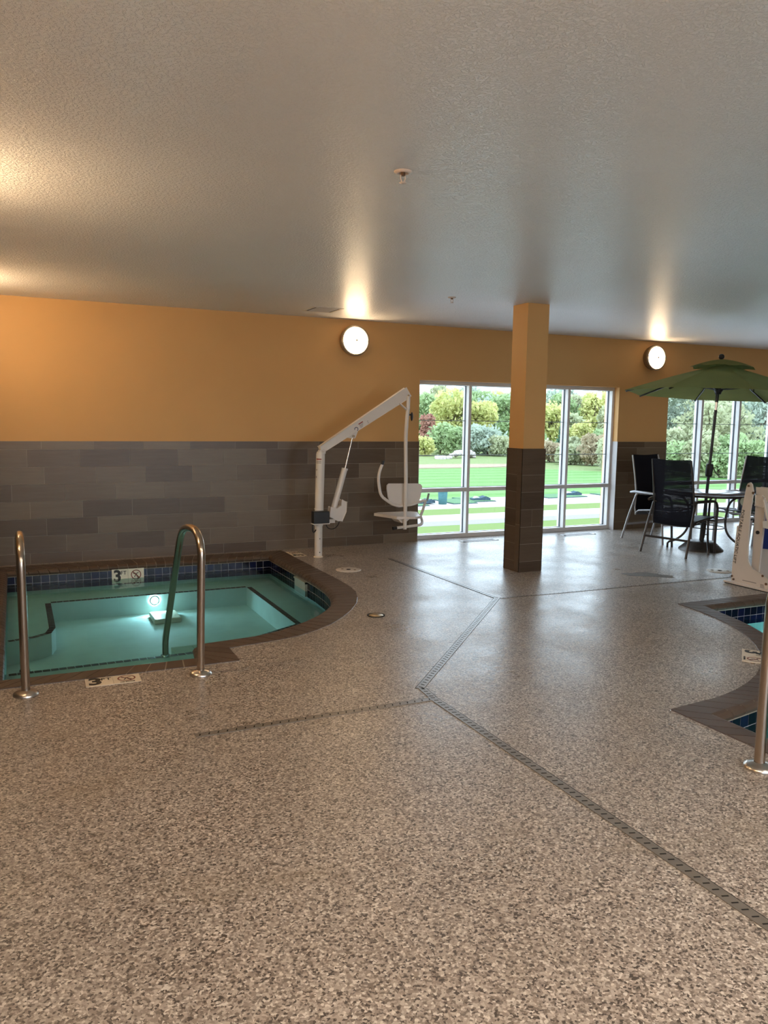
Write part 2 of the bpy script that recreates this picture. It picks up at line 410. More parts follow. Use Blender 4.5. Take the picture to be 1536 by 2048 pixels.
# --- back wall (faces the camera) with window openings
mb = MB(); xs = [X0-.3] + [v for w in WIN for v in w] + [X1+.3]
for k in range(0, len(xs), 2): mb.box((xs[k], Y1, -.6), (xs[k+1], Y1+.30, H+.1))
for a, b in WIN: mb.box((a, Y1, WH), (b, Y1+.30, H+.1)).box((a, Y1+.10, -.6), (b, Y1+.30, .0))
wb = struct(mb.build('wall_back', M['paint']))
for k in range(0, len(xs), 2):
    a, b = max(xs[k], X0), min(xs[k+1], X1)
    pl = lambda a_, d, z: (a_, Y1-d, z)
    tile_field(pl, a, b, seed=3+k).build('wainscot_tile', M['wood_tile'], wb)
    back_grout(pl, a, b, .010).build('tile_grout', M['dark_grout'], wb)
for a, b in WIN:                       # painted metal trim on the tile returns in the reveals
    MB().box((b, Y1-.013, 0), (b+.001, Y1+.11, 1.29)).box((a-.001, Y1-.013, 0), (a, Y1+.11, 1.29)).box((b-.004,Y1-.013,0),(b+.001,Y1+.10,1.29)).box((a-.001,Y1-.013,0),(a+.004,Y1+.10,1.29)).build('reveal_trim', M['reveal_trim'], wb)
mbl = MB().box((X0-.3, Y0-.3, -.6), (X0, Y1+.3, H+.1)); wl = struct(mbl.build('wall_left', M['paint']))
pl = lambda a_, d, z: (X0+d, a_, z)
tile_field(pl, Y0, Y1, seed=20).build('wainscot_tile', M['wood_tile'], wl); back_grout(pl, Y0, Y1, .010).build('tile_grout', M['dark_grout'], wl)
struct(MB().box((X1, Y0-.3, -.6), (X1+.3, Y1+.3, H+.1)).build('wall_right', M['paint']))
fw = MB().box((X0-.3, Y0-.3, -.6), (.2, Y0, H+.1)).box((6.2, Y0-.3, -.6), (X1+.3, Y0, H+.1)).box((.2, Y0-.3, 2.3), (6.2, Y0, H+.1)).box((.2, Y0-.3, -.6), (6.2, Y0, .3))
struct(fw.build('wall_front', M['paint']))
w4 = MB().box((.2,Y0-.2,.3),(6.2,Y0-.1,.36)).box((.2,Y0-.2,2.24),(6.2,Y0-.1,2.3))  # unseen window added behind the viewer to fill the room with daylight
for k in range(6): w4.box((.2+k*1.188,Y0-.2,.36),(.26+k*1.188,Y0-.1,2.24))
struct(w4.build('window_4', M['vinyl']))

# --- windows
for wi, (a, b) in enumerate(WIN):
    w = bpy.data.objects.new('window_%d' % (wi+1), None); C.objects.link(w); w.location = (a, Y1+.10, 0); struct(w)
    ya, yb, yg = Y1+.10, Y1+.245, Y1+.185; t_ = .05
    MB().box((a, ya, 0), (b, yb, .058)).box((a, ya, WH-.048), (b, yb, WH)).box((a, ya, .058), (a+t_*.55, yb, WH-.048)).box((b-t_*.75, ya, .058), (b, yb, WH-.048)).build('window_frame', M['vinyl'], w, bevel=.003)
    n = 4; st = (b-a)/n
    for k in range(1, n):
        x = a+k*st; MB().box((x-.021, ya-.002, .056), (x+.021, yb, WH-.046)).build('mullion', M['vinyl'], w, bevel=.003)
    for k in range(n):
        x0 = a+k*st+(.021 if k else t_*.55); x1 = a+(k+1)*st-(.021 if k < n-1 else t_*.75)
        MB().box((x0-.001, ya-.001, .620), (x1+.001, yb-.02, .672)).build('transom_rail', M['vinyl'], w, bevel=.002)
        MB().box((x0, yg-.004, .058), (x1, yg+.004, .62)).build('pane', M['glass'], w)
        MB().box((x0, yg-.004, .672), (x1, yg+.004, WH-.048)).build('pane', M['glass'], w)
        g = .010
        gm = MB()
        for z0, z1 in ((.058, .62), (.672, WH-.048)):
            gm.box((x0-.002, yg-.011, z0), (x0+g*.4, yg+.011, z1)).box((x1-g*.5, yg-.014, z0), (x1+.002, yg+.014, z1)).box((x0, yg-.009, z0-.002), (x1, yg+.009, z0+.004)).box((x0, yg-.009, z1-.004), (x1, yg+.009, z1+.002))
        gm.build('gasket', M['gasket'], w)
        MB().box((x0, yg-.0055, 1.095), (x1, yg+.0055, 1.105)).box((x0, yg-.0055, 1.553), (x1, yg+.0055, 1.563)).build('muntin', M['skim'], w)

# ================================================================ COLUMN
cx0, cx1, cy0, cy1 = 4.697, 4.985, 6.70, 6.99
c = thing('square_column', 'square orange column with dark wood-look tile on its lower half, in front of the windows', 'column', (4.84, 6.85, 0))
MB().box((cx0+.014, cy0+.014, 1.28), (cx1-.014, cy1-.014, H)).build('shaft', M['paint'], c)
t1 = .012
rows = [0, .113, .297, .476, .657, .838, 1.0145, 1.288]
r = random.Random(5); mb = MB()
def ctile(face, u0, u1, z0, z1, tint):
    g = .0015; u0 += g; u1 -= g; z0 += g; z1 -= g
    if face == 'f': mb.box((u0, cy0, z0), (u1, cy0+t1, z1), None, tint)
    if face == 'b': mb.box((u0, cy1-t1, z0), (u1, cy1, z1), None, tint)
    if face == 'l': mb.box((cx0, u0, z0), (cx0+t1, u1, z1), None, tint)
    if face == 'r': mb.box((cx1-t1, u0, z0), (cx1, u1, z1), None, tint)
for k in range(len(rows)-1):
    z0, z1 = rows[k], rows[k+1]
    tf = [.15, .62, .55, .50, .1, .45, .4][k]
    if k == 3: ctile('f', cx0, cx0+.14, z0, z1, .4); ctile('f', cx0+.14, cx1, z0, z1, .5)
    else: ctile('f', cx0, cx1, z0, z1, tf)
    ctile('r', cy0+t1, cy1-t1, z0, z1, r.random()); ctile('b', cx0, cx1, z0, z1, r.random())
    ctile('l', cy0+.09, cy1-t1, z0, z1, r.random()*.7)
ctile('l', cy0+t1, cy0+.09, 0, .50, .75); ctile('l', cy0+t1, cy0+.09, .50, 1.288, .45)
mb.build('column_tile', M['column_tile'], c)
MB().box((cx0+.0015, cy0+.0015, 0), (cx1-.0015, cy1-.0015, 1.286)).build('tile_grout', M['dark_grout'], c)

# ================================================================ POOLS
def L2(a, b, t): return (a[0]+(b[0]-a[0])*t, a[1]+(b[1]-a[1])*t)
def coping(stations, parent, pitch=.104, z=.006, wide=None):
    """bullnose bricks laid across the coping, one after the other; all one part"""
    mb = MB(); gr = MB(); n = len(stations); r = random.Random(11)
    prof = [(0, -.004), (0, z), (.80, z), (.90, z-.005), (.97, z-.018), (1.0, z-.034), (.985, z-.05), (.93, z-.06), (.80, z-.062)]
    for s in range(n):
        (o0, i0), (o1, i1) = stations[s], stations[(s+1) % n]
        L = (math.dist(o0, o1)+math.dist(i0, i1))/2
        m = max(1, round(L/pitch))
        for k in range(m):
            g = .0042/max(L/m, .01)
            a, b = (k+g)/m, (k+1-g)/m
            if m == 1: a, b = g, 1-g
            oa, ob, ia, ib = L2(o0,o1,a), L2(o0,o1,b), L2(i0,i1,a), L2(i0,i1,b)
            vs = []
            for (O_, I_) in ((oa, ia), (ob, ib)):
                for t_, h in prof:
                    q = L2(O_, I_, t_*.995+.004); vs.append((q[0], q[1], h))
            P = len(prof); fs = [(j, j+1, P+j+1, P+j) for j in range(P-1)] + [tuple(range(P))[::-1], tuple(range(P, 2*P))]
            mb.add(vs, fs, False, .25+.5*r.random())
        q = [L2(o0,i0,-.0), L2(o1,i1,-.0), L2(o1,i1,.86), L2(o0,i0,.86), L2(o1,i1,.955), L2(o0,i0,.955)]
        gr.add([(*q[0], .0025), (*q[1], .0025), (*q[2], .0025), (*q[3], .0025), (*q[4], -.024), (*q[5], -.024), (*q[4], -.056), (*q[5], -.056)], [(0,1,2,3), (3,2,4,5), (5,4,6,7)])
    return mb, gr
def offset_poly(pts, d):
    """move every edge outward (pts counter-clockwise) by d"""
    n = len(pts); out = []
    for i in range(n):
        p0, p1, p2 = Vector(pts[i-1]), Vector(pts[i]), Vector(pts[(i+1) % n])
        e0, e1 = (p1-p0).normalized(), (p2-p1).normalized()
        n0, n1 = Vector((e0.y, -e0.x)), Vector((e1.y, -e1.x)); m = (n0+n1)
        m = m/max(m.length_squared, .3)*2 if m.length > 1e-6 else n0
        out.append((p1.x+m.x*d, p1.y+m.y*d))
    return out
def waterline(pts, mbt, mbg, z0=-.05, s=.079, rows=2, skip=None):
    n = len(pts); g = .0022; r = random.Random(4)
    for i in range(n):
        p, q = Vector(pts[i]), Vector(pts[(i+1) % n]); L = (q-p).length; m = max(1, round(L/s)); e = (q-p)/L; nin = Vector((-e.y, e.x))
        a, b = p+nin*.001, q+nin*.001
        mbg.add([(a.x,a.y,z0+.02),(b.x,b.y,z0+.02),(b.x,b.y,z0-rows*s),(a.x,a.y,z0-rows*s)], [(0,1,2,3)])
        for k in range(m):
            u0, u1 = p+e*(L*k/m+g)+nin*.004, p+e*(L*(k+1)/m-g)+nin*.004
            if skip and skip((u0+u1)/2): continue
            for j in range(rows):
                z1_, z2_ = z0-j*s-g, z0-(j+1)*s+g
                mbt.add([(u0.x,u0.y,z1_),(u1.x,u1.y,z1_),(u1.x,u1.y,z2_),(u0.x,u0.y,z2_)], [(0,1,2,3)], False, r.random())
def walls(pts, z0, z1, mb):
    n = len(pts)
    for i in range(n):
        p, q = pts[i], pts[(i+1) % n]; mb.add([(*p,z0),(*q,z0),(*q,z1),(*p,z1)], [(0,1,2,3)])
    return mb
def tri_poly(mb, pts, z):
    tri = tessellate_polygon([[Vector((x, y, 0)) for x, y in pts]]); vs = [(x, y, z) for x, y in pts]
    mb.add(vs, [tuple(t) if (Vector(vs[t[1]])-Vector(vs[t[0]])).cross(Vector(vs[t[2]])-Vector(vs[t[0]])).z > 0 else tuple(t[::-1]) for t in tri])
def stripe(pts, z, mb, w=.052, pitch=.055, closed=False):
    for i in range(len(pts)-1):
        p, q = Vector(pts[i]), Vector(pts[i+1]); L = (q-p).length; m = max(1, round(L/pitch)); e = (q-p)/L; nn = Vector((-e.y, e.x))
        for k in range(m):
            a, b = p+e*(L*k/m+.002), p+e*(L*(k+1)/m-.002)
            mb.add([(a.x,a.y,z),(b.x,b.y,z),(b.x+nn.x*w,b.y+nn.y*w,z),(a.x+nn.x*w,a.y+nn.y*w,z)], [(0,1,2,3)], False, .2)

ZW, ZB, ZF = -.145, -.25, -.44
sp = thing('spa_pool', 'small lit turquoise pool with brown brick coping and navy waterline tiles beside the orange wall', 'pool', (1.2, 6.8, 0))
a, g_ = coping(spa, sp); a.build('coping', M['coping'], sp); g_.build('coping_grout', M['dark_grout'], sp)
inner = offset_poly([i for o, i in spa], .018)
mt, mg = MB(), MB(); waterline(inner, mt, mg, skip=lambda p: False)
mt.build('waterline_tile', M['navy_tile'], sp); mg.build('tile_grout', M['window_grout'], sp)
deep = [(.26,8.12),(.26,7.15),(.22,6.98),(.10,6.88),(-.124,6.82),(-.124,5.96),(.5,5.98),(1.13,6.0),(1.45,6.06),(2.2,6.5),(2.2,8.14)]
bs = walls(inner, -.05, ZF, MB())
tri_poly(bs, [(-.13,5.03),(1.06,5.03),(1.06,5.3),(1.15,5.38),(1.5,5.43),(1.98,5.69),(2.26,5.97),(2.46,6.34),(2.55,6.74),(2.57,7.0),(2.575,8.56),(-.13,8.56)], ZF)
bs.build('basin', M['pool_plaster'], sp)
bench = MB()
loops = [[Vector((x, y, 0)) for x, y in inner], [Vector((x, y, 0)) for x, y in deep]]
tri = tessellate_polygon(loops); vs = [(p.x, p.y, ZB) for L in loops for p in L]
fs = []
for t in tri:
    a_, b_, c_ = [Vector(vs[i]) for i in t]; fs.append(tuple(t) if (b_-a_).cross(c_-a_).z > 0 else tuple(t[::-1]))
bench.add(vs, fs); walls(deep, ZB, ZF, bench); bench.build('bench', M['pool_plaster'], sp)
sb = MB(); dd = deep[::-1]
stripe([(-.10,6.82),(.10,6.88),(.22,6.98),(.26,7.15),(.26,8.12),(2.2,8.14),(2.2,6.5),(1.45,6.06),(1.13,6.0),(.5,5.98),(-.10,5.96)], ZB+.002, sb)
sb.build('edge_stripe', M['navy_tile'], sp)
# step plate with grating in the near right corner
stm = MB()
for i in range(3):
    for j in range(2): stm.box((1.10+i*.17,5.90+j*.26,ZF),(1.265+i*.17,6.155+j*.26,-.315))
stm.build('step_slab', M['ledge'], sp)
gm = MB()
for k in range(16): gm.box((1.12+k*.024, 6.06, -.314), (1.130+k*.024, 6.14, -.312))
gm.build('grating', M['slot_dark'], sp)
# main drain slab
lp = MB().box((1.16, 7.66, ZF), (1.42, 8.0, ZF+.05)); lp.build('main_drain', M['cream_plate'], sp, bevel=.012)
tri_w = poly_mesh('water', offset_poly([i for o, i in spa], .012), [], ZW, M['spa_water'], sp)
MB().lathe([(.0, -.004), (.022, -.002), (.034, .004), (.036, .012)], (1.235, 8.108, -.305), 'y', 24).build('lamp_lens', M['pool_lamp'], sp)
MB().lathe([(.036, .002), (.05, .004), (.05, .012)], (1.235, 8.110, -.305), 'y', 24).build('lamp_rim', M['ledge'], sp)
# skimmer mouth on the right wall
MB().box((2.565, 7.30, -.20), (2.60, 7.62, -.075)).build('skimmer_throat', M['skim'], sp)
MB().box((2.560, 7.28, -.075), (2.60, 7.64, -.060)).box((2.560, 7.28, -.20), (2.6, 7.295, -.06)).build('skimmer_frame', M['skim'], sp)

pp = thing('swimming_pool', 'larger pool at the right edge whose brown coping curves around a rounded deck corner', 'pool', (6.0, 3.0, 0))
a, g_ = coping(pool, pp, pitch=.12); a.build('coping', M['coping'], pp); g_.build('coping_grout', M['dark_grout'], pp)
inner2 = offset_poly([i for o, i in pool], -.018)
# the list runs clockwise along the bay, so make it counter-clockwise
ar = sum(inner2[i][0]*inner2[(i+1) % len(inner2)][1]-inner2[(i+1) % len(inner2)][0]*inner2[i][1] for i in range(len(inner2)))
ip = [i for o, i in pool]
if ar < 0: ip = ip[::-1]
inner2 = offset_poly(ip, .018)
mt, mg = MB(), MB(); waterline(inner2, mt, mg); mt.build('waterline_tile', M['navy_tile'], pp); mg.build('tile_grout', M['window_grout'], pp)
bs = walls(inner2, -.05, -1.0, MB()); tri_poly(bs, [(3.3,.3),(8.5,.3),(8.5,4.9),(3.3,4.9)], -1.0); bs.build('basin', M['pool_plaster'], pp)
poly_mesh('water', offset_poly(ip, .012), [], -.17, M['pool_water'], pp)
MB().lathe([(.0, 0), (.09, -.004), (.10, .012)], (6.2, 4.845, -.55), 'y', 24).build('lamp_lens', M['pool_lamp'], pp)

# ================================================================ DECK
def drain(name, label, a, b, w=.048, pitch=.062, a_ext=0):
    a, b = Vector((*a, 0)), Vector((*b, 0)); e = (b-a).normalized(); n = Vector((-e.y, e.x, 0)); L = (b-a).length
    t = thing(name, label, 'drain', (a.x, a.y, 0), group='slotted drains in the deck')
    g1 = MB().bar(a+Vector((0,0,.0015)), b+Vector((0,0,.0015)), w, .003)
    g2 = MB().bar(a+n*(w/2+.002)+Vector((0,0,.001)), b+n*(w/2+.002)+Vector((0,0,.001)), .004, .003)
    sm = MB(); k = 0; s = pitch/2
    while s < L:
        p = a+e*s; d = n*(w*.24)+e*.004
        sm.bar(p-d+Vector((0,0,.0032)), p+d+Vector((0,0,.0032)), .006, .001); s += pitch/2 if w > .1 else pitch
    g2.v, g2.f, n0 = g2.v+sm.v, g2.f+[tuple(i+len(g2.v) for i in f) for f in sm.f], 0; g2.sm += sm.sm; g2.t += sm.t
    build2('grate', [(g1, M['drain_metal']), (g2, M['slot_dark'])], t); return t
drain('slot_drain', 'slotted floor drain running from the bend towards the bottom right corner', (2.095, 3.80), (2.095, -.3), pitch=.040)
drain('slot_drain', 'slotted floor drain crossing the deck left of the bend, ending bare at its left end', (.755, 3.768), (2.07, 3.768), w=.042, pitch=.046)
drain('slot_drain', 'slotted floor drain running diagonally between the two bends', (2.10, 3.95), (3.84, 5.79), pitch=.045)
drain('slot_drain', 'slotted floor drain running from the upper bend towards the back wall beside the column', (3.835, 5.81), (3.80, 7.92), pitch=.045)
drain('slot_drain', 'thin floor drain running right from the upper bend below the table', (3.86, 5.765), (7.6, 5.69), w=.022, pitch=.05)
drain('slot_drain', 'very short slotted drain piece joining the bend to the branch drain', (2.115, 3.95), (2.10, 3.80), w=.044, pitch=.04)

def marker(label, origin, right, up, z_face='deck', w=.309, h=.146):
    """depth marker made of two plates: '3 FT' and a no-diving sign"""
    o = Vector(origin); R_, U_ = Vector(right).normalized(), Vector(up).normalized(); N_ = R_.cross(U_)
    t = thing('depth_marker', label, 'sign', tuple(o), group=None)
    P = lambda a, b, c=0: o + R_*a + U_*b + N_*c
    pm = 'cream_plate' if z_face == 'deck' else 'wall_plate'
    mb = MB()
    for a0, a1 in ((.0, w/2-.001), (w/2+.001, w)):
        vs = [P(a0,0,0),P(a1,0,0),P(a1,h,0),P(a0,h,0),P(a0,0,.004),P(a1,0,.004),P(a1,h,.004),P(a0,h,.004)]
        mb.add(vs, [(4,5,6,7),(0,1,5,4),(1,2,6,5),(2,3,7,6),(3,0,4,7)])
    mb.build('plate', M[pm], t)
    text_mesh('3', .165, frame(P(.055, h*.50, .0048), R_, U_), M['black_ink'], 'numeral', t, bold=.006)
    text_mesh('FT', .058, frame(P(.117, h*.72, .0048), R_, U_), M['black_ink'], 'unit_text', t, bold=.0005)
    c0 = P(w*.75, h*.56, .0048); rg = MB(); n = 36; ro, ri = .052, .043
    for k in range(n):
        a0, a1 = 2*PI*k/n, 2*PI*(k+1)/n
        rg.add([c0+R_*math.cos(a0)*ro+U_*math.sin(a0)*ro, c0+R_*math.cos(a1)*ro+U_*math.sin(a1)*ro, c0+R_*math.cos(a1)*ri+U_*math.sin(a1)*ri, c0+R_*math.cos(a0)*ri+U_*math.sin(a0)*ri], [(0,1,2,3)])
    d = (R_-U_).normalized(); q = (R_+U_).normalized()*.0045
    rg.add([c0-d*.048-q, c0+d*.048-q, c0+d*.048+q, c0-d*.048+q], [(0,1,2,3)]); rg.build('prohibition_ring', M['brown_ink'], t)
    c1 = c0 - N_*.0003; fg = MB()                       # diving figure: head, bent body, arms, legs
    def stroke(x0, y0, x1, y1, w_):
        a_, b_ = c1+R_*x0+U_*y0, c1+R_*x1+U_*y1; e = (b_-a_).normalized(); s_ = e.cross(N_)*w_/2
        fg.add([a_-s_, b_-s_, b_+s_, a_+s_], [(0,1,2,3)])
    stroke(-.028, .018, .004, .004, .012); stroke(.004, .004, .012, -.024, .010); stroke(-.004, .0, -.016, -.026, .008)
    stroke(.0, .008, .026, .022, .007); stroke(.014, -.028, .024, -.034, .012)
    fg.build('diving_figure', M['black_ink'], t)
    text_mesh('NO DIVING', .016, frame(P(w*.75, h*.10, .0048), R_, U_), M['black_ink'], 'caption', t, bold=.0004)
    return t
marker('cream 3 FT and no-diving floor sign between the two handrails of the small pool', (.322, 4.708, .001), (1,-.02,0), (.02,1,0))
marker('cream 3 FT floor sign left of the white lift post, seen sideways', (2.975, 8.41, .001), (0,1,0), (-1,0,0))
marker('cream 3 FT and no-diving floor sign on the rounded deck corner of the larger pool', (4.565, 3.795, .001), (-.757,-.653,0), (.653,-.757,0))
marker('white 3 FT and no-diving tile set in the back waterline of the small pool', (.872, 8.556, -.192), (1,0,0), (0,0,1), 'wall', w=.325, h=.150)

def disc(name, label, cat, c, r, mt_, parts=()):
    t = thing(name, label, cat, (*c, 0))
    MB().lathe([(0, .005), (r*.93, .005), (r, .002), (r, 0)], (*c, .001), 'z', 36).build('cover', M[mt_], t)
    return t
t = disc('skimmer_lid', 'round white skimmer lid on the deck between small pool and lift post', 'lid', (3.102, 7.466), .132, 'lid_white')
MB().lathe([(0, .0075), (.022, .0075), (.024, .005)], (3.102, 7.466, .001), 'z', 16).build('finger_hole', M['slot_dark'], t)
for c_ in ((3.05, 7.51, .001), (3.155, 7.42, .001)): MB().lathe([(0, .0072), (.013, .0072), (.013, .005)], c_, 'z', 12).build('screw', M['bolt_brown'], t)
t = disc('skimmer_lid', 'round white skimmer lid on the deck in front of the patio table', 'lid', (6.80, 6.0), .135, 'lid_white')
MB().lathe([(0, .0075), (.022, .0075), (.024, .005)], (6.80, 6.0, .001), 'z', 16).build('finger_hole', M['slot_dark'], t)
for c_ in ((6.74, 6.05, .001), (6.86, 5.95, .001)): MB().lathe([(0, .0072), (.015, .0072), (.015, .005)], c_, 'z', 12).build('screw', M['bolt_brown'], t)
t = disc('cleanout_cover', 'small brass floor cover on the deck right of the small pool curve', 'floor cover', (2.578, 5.621), .060, 'brass')
MB().lathe([(.062, .001), (.062, .004), (.072, .004), (.072, 0)], (2.578, 5.621, .001), 'z', 36).build('ring_gap', M['slot_dark'], t)

for label, x0, x1 in (('flat floor vent in front of the window, left of the column', 5.205, 5.745), ('flat floor vent in front of the window, right of the column', 6.815, 7.36)):
    y0_, y1_ = 8.665, 8.80
    t = thing('floor_register', label, 'vent', ((x0+x1)/2, 8.73, 0), group='floor vents under the window')
    f = .02
    MB().box((x0,y0_,0),(x1,y0_+f,.005)).box((x0,y1_-f,0),(x1,y1_,.005)).box((x0,y0_,0),(x0+f*1.5,y1_,.005)).box((x1-f*1.5,y0_,0),(x1,y1_,.005)).build('register_frame', M['vinyl'], t)
    wl_ = MB().box((x0+f,y0_+f,0),(x1-f,y1_-f,.0015))
    gm = MB()
    for k in range(6): y = y0_+f+.008+k*.0145; gm.box((x0+f,y,0),(x1-f,y+.006,.004))
    build2('louvre_panel', [(gm, M['reveal_trim']), (wl_, M['wet'])], t)

# shallow puddle on the deck near the table
def blob(c, rx, ry, n, seed, ang=0):
    r = random.Random(seed); out = []
    for k in range(n):
        a = 2*PI*k/n; q = 1+.16*math.sin(3*a+seed)+.10*math.sin(5*a+2*seed)+r.uniform(-.08, .08)
        x, y = rx*q*math.cos(a), ry*q*math.sin(a); out.append((c[0]+x*math.cos(ang)-y*math.sin(ang), c[1]+x*math.sin(ang)+y*math.cos(ang)))
    return out
pb = MB(); pb.prism(blob((5.90, 6.12), .26, .105, 40, 3, -.65), 0, .0012)
tag(pb.build('worn_patch', M['dirt'] if 'dirt' in M else M['wet']), 'dull grey-brown bare patch on the deck right of the column', 'floor patch')

# ================================================================ HANDRAILS
def handrail(label, base, d, lean=1.):
    """figure-four grab rail; d = horizontal direction towards the water"""
    b = Vector((*base, 0)); d = Vector((*d, 0)).normalized(); t = thing('pool_handrail', label, 'handrail', tuple(b))
    P = lambda s, z: b + d*(s if s > 0 else s*lean) + Vector((0, 0, z))
    pts = fillet([P(0, .0), P(0, .60), P(-.045, .865), P(.40, .875), P(.56, .81), P(1.265, -.12), P(1.265, -.26)], .15, 8)
    pts = [P(0, 0), P(-.02, .3), P(-.055, .66)] + bez(P(-.06, .72), P(-.075, .845), P(.03, .895), P(.26, .872), 10) + bez(P(.30, .868), P(.46, .85), P(.56, .81), P(.63, .715), 8) + [P(.90, .36), P(1.21, -.055)] + bez(P(1.225, -.075), P(1.25, -.11), P(1.262, -.135), P(1.265, -.17), 4) + [P(1.268, -.248)]
    MB().tube(pts, .0235, 20).build('rail', M['steel'], t)
    MB().lathe([(.024, .03), (.027, .028), (.05, .022), (.066, .012), (.068, .004), (.068, 0)], b+Vector((0,0,.001)), 'z', 36).build('escutcheon', M['flange_steel'], t)
    MB().lathe([(.024, .018), (.034, .014), (.04, 0)], P(1.268, -.249), 'z', 24).build('foot_escutcheon', M['chrome'], t)
    return t
handrail('bent steel handrail at the left end of the small pool entry', (.006, 4.715), (0, 1))
handrail('bent steel handrail at the right end of the small pool entry, by the brick corner', (.98, 4.700), (0, 1))
handrail('bent steel handrail at the right edge of the picture, by the larger pool', (3.045, 2.395), (1, .03), 0.)

# ================================================================ CEILING FITTINGS
def sprinkler(label, x, y, s=1.0):
    t = thing('fire_sprinkler', label, 'sprinkler', (x, y, H), group=None); z = H
    MB().lathe([(.040*s, z), (.040*s, z-.003), (.030*s, z-.010), (.022*s, z-.010), (.020*s, z)], (x, y, 0), 'z', 24).build('escutcheon', M['sprinkler_pink'], t)
    MB().cyl((x,y,z), (x,y,z-.020), .011).build('body', M['bolt_brown'], t)
    for sx in (-1, 1): MB().tube([(x+sx*.011,y,z-.018), (x+sx*.014,y,z-.032), (x+sx*.005,y,z-.050)], .0028, 8).build('frame_arm', M['sprinkler_pink'], t)
    MB().lathe([(0, z-.050), (.016*s, z-.051), (.016*s, z-.0535), (0, z-.0545)], (x, y, 0), 'z', 18).build('deflector', M['sprinkler_pink'], t)
sprinkler('small sprinkler head on the ceiling above the middle of the deck, nearer one', 1.73, 3.53, 1.1)
sprinkler('small sprinkler head on the ceiling just left of the column top', 3.88, 6.80)
t = thing('ceiling_vent', 'square white air vent in the ceiling next to the left wall lamp', 'vent', (3.10, 8.27, H))
MB().box((2.93,8.08,H-.006),(3.28,8.11,H)).box((2.93,8.43,H-.006),(3.28,8.46,H)).box((2.93,8.11,H-.006),(2.96,8.43,H)).box((3.25,8.11,H-.006),(3.28,8.43,H)).build('vent_frame', M['vent_white'], t, bevel=.002)
vc = MB().box((2.96,8.11,H-.002),(3.25,8.43,H-.001))
gm = MB()
for k in range(14): gm.box((2.985, 8.135+k*.0205, H-.005), (3.225, 8.143+k*.0205, H-.002))
build2('louvre_panel', [(gm, M['vent_white']), (vc, M['vent_dark'])], t)

def sconce(label, c, n, glass='lamp_glass'):
    """round drum wall lamp: metal ring, domed glass, cross straps; n = direction away from the wall"""
    t = thing('wall_sconce', label, 'wall lamp', c, group='round wall lamps')
    n = Vector(n); u = n.cross(Vector((0,0,1))).normalized(); M_ = Matrix(((u.x, n.x, 0, c[0]), (u.y, n.y, 0, c[1]), (0, 0, 1, c[2]), (0,0,0,1)))
    def LB(prof, nm, m_, seg=40):
        mb = MB(); mb.lathe(prof, (0,0,0), 'y', seg); mb.v = [tuple(M_ @ Vector(p)) for p in mb.v]; return mb.build(nm, M[m_], t)
    LB([(.165, 0), (.165, .045), (.180, .05), (.182, .095), (.176, .110), (.160, .110), (.158, .095), (.150, .02)], 'lamp_ring', 'sconce_metal')
    LB([(.161, .085), (.158, .098), (.14, .112), (.10, .124), (.05, .131), (0, .133)], 'lamp_glass', glass)
    for ang in (0, 90, 180, 270):
        a = math.radians(ang); mb = MB()
        for o in (-.007, .007):
            P = lambda r, y: M_ @ Vector((r*math.cos(a)-o*math.sin(a), y, r*math.sin(a)+o*math.cos(a)))
            mb.tube([P(.170, .114), P(.14, .120), P(.10, .131), P(.085, .134)], .0042, 6)
        mb.build('strap', M['sconce_metal'], t)
    LB([(.0, .146), (.010, .144), (.013, .138), (.012, .13)], 'finial', 'sconce_metal', 16)
    return t
sconce('round glowing wall lamp on the orange wall beside the ceiling vent', (3.742, Y1, 2.495), (0,-1,0))
sconce('round glowing wall lamp on the orange wall above the green umbrella', (8.48, Y1, 2.505), (0,-1,0))
sconce('unseen round wall lamp added further right on the window wall', (13.2, Y1, 2.505), (0,-1,0))  # continues the row out of view, added for more room light
sconce('round glowing wall lamp on the left wall nearer the window wall', (X0, 7.85, 2.50), (1,0,0), 'lamp_glass_bright')
sconce('round glowing wall lamp on the left wall beside the pool entry', (X0, 4.50, 2.50), (1,0,0), 'lamp_glass_bright')
sconce('unseen round wall lamp added on the left wall nearest the viewer', (X0, .9, 2.50), (1,0,0), 'lamp_glass_bright')  # out of view, added to lift the warm light near the viewer
for k, (x, y) in enumerate(((.8, .1), (3.3, -.6), (.8, -2.2), (5.8, -1.6))):  # unseen fill lights added above and behind the viewer to brighten the room
    t = thing('ceiling_fill_light', ('unseen ceiling fill light nearest above the viewer', 'unseen ceiling fill light behind the viewer, second from the left wall', 'unseen ceiling fill light behind the viewer in the left corner', 'unseen ceiling fill light behind the viewer farthest right')[k], 'fill light', (x, y, H), group=None)
    MB().lathe([(.30,H),(.31,H-.03),(.30,H-.05),(.27,H-.05)], (x,y,0), 'z', 32).build('lamp_ring', M['vent_white'], t)
    MB().lathe([(.27,H-.045),(.24,H-.07),(.15,H-.09),(0,H-.10)], (x,y,0), 'z', 32).build('diffuser', M['fill_glass'], t)
for x in (11.0, 18.4): sconce('unseen round wall lamp added on the wall behind the viewer', (x, Y0, 2.50), (0,1,0))  # out-of-view lamps added for warm ambient light from behind
sconce('unseen round wall lamp added on the far right wall', (X1, 4.0, 2.50), (-1,0,0))  # unseen lamp, added to brighten the right side of the room
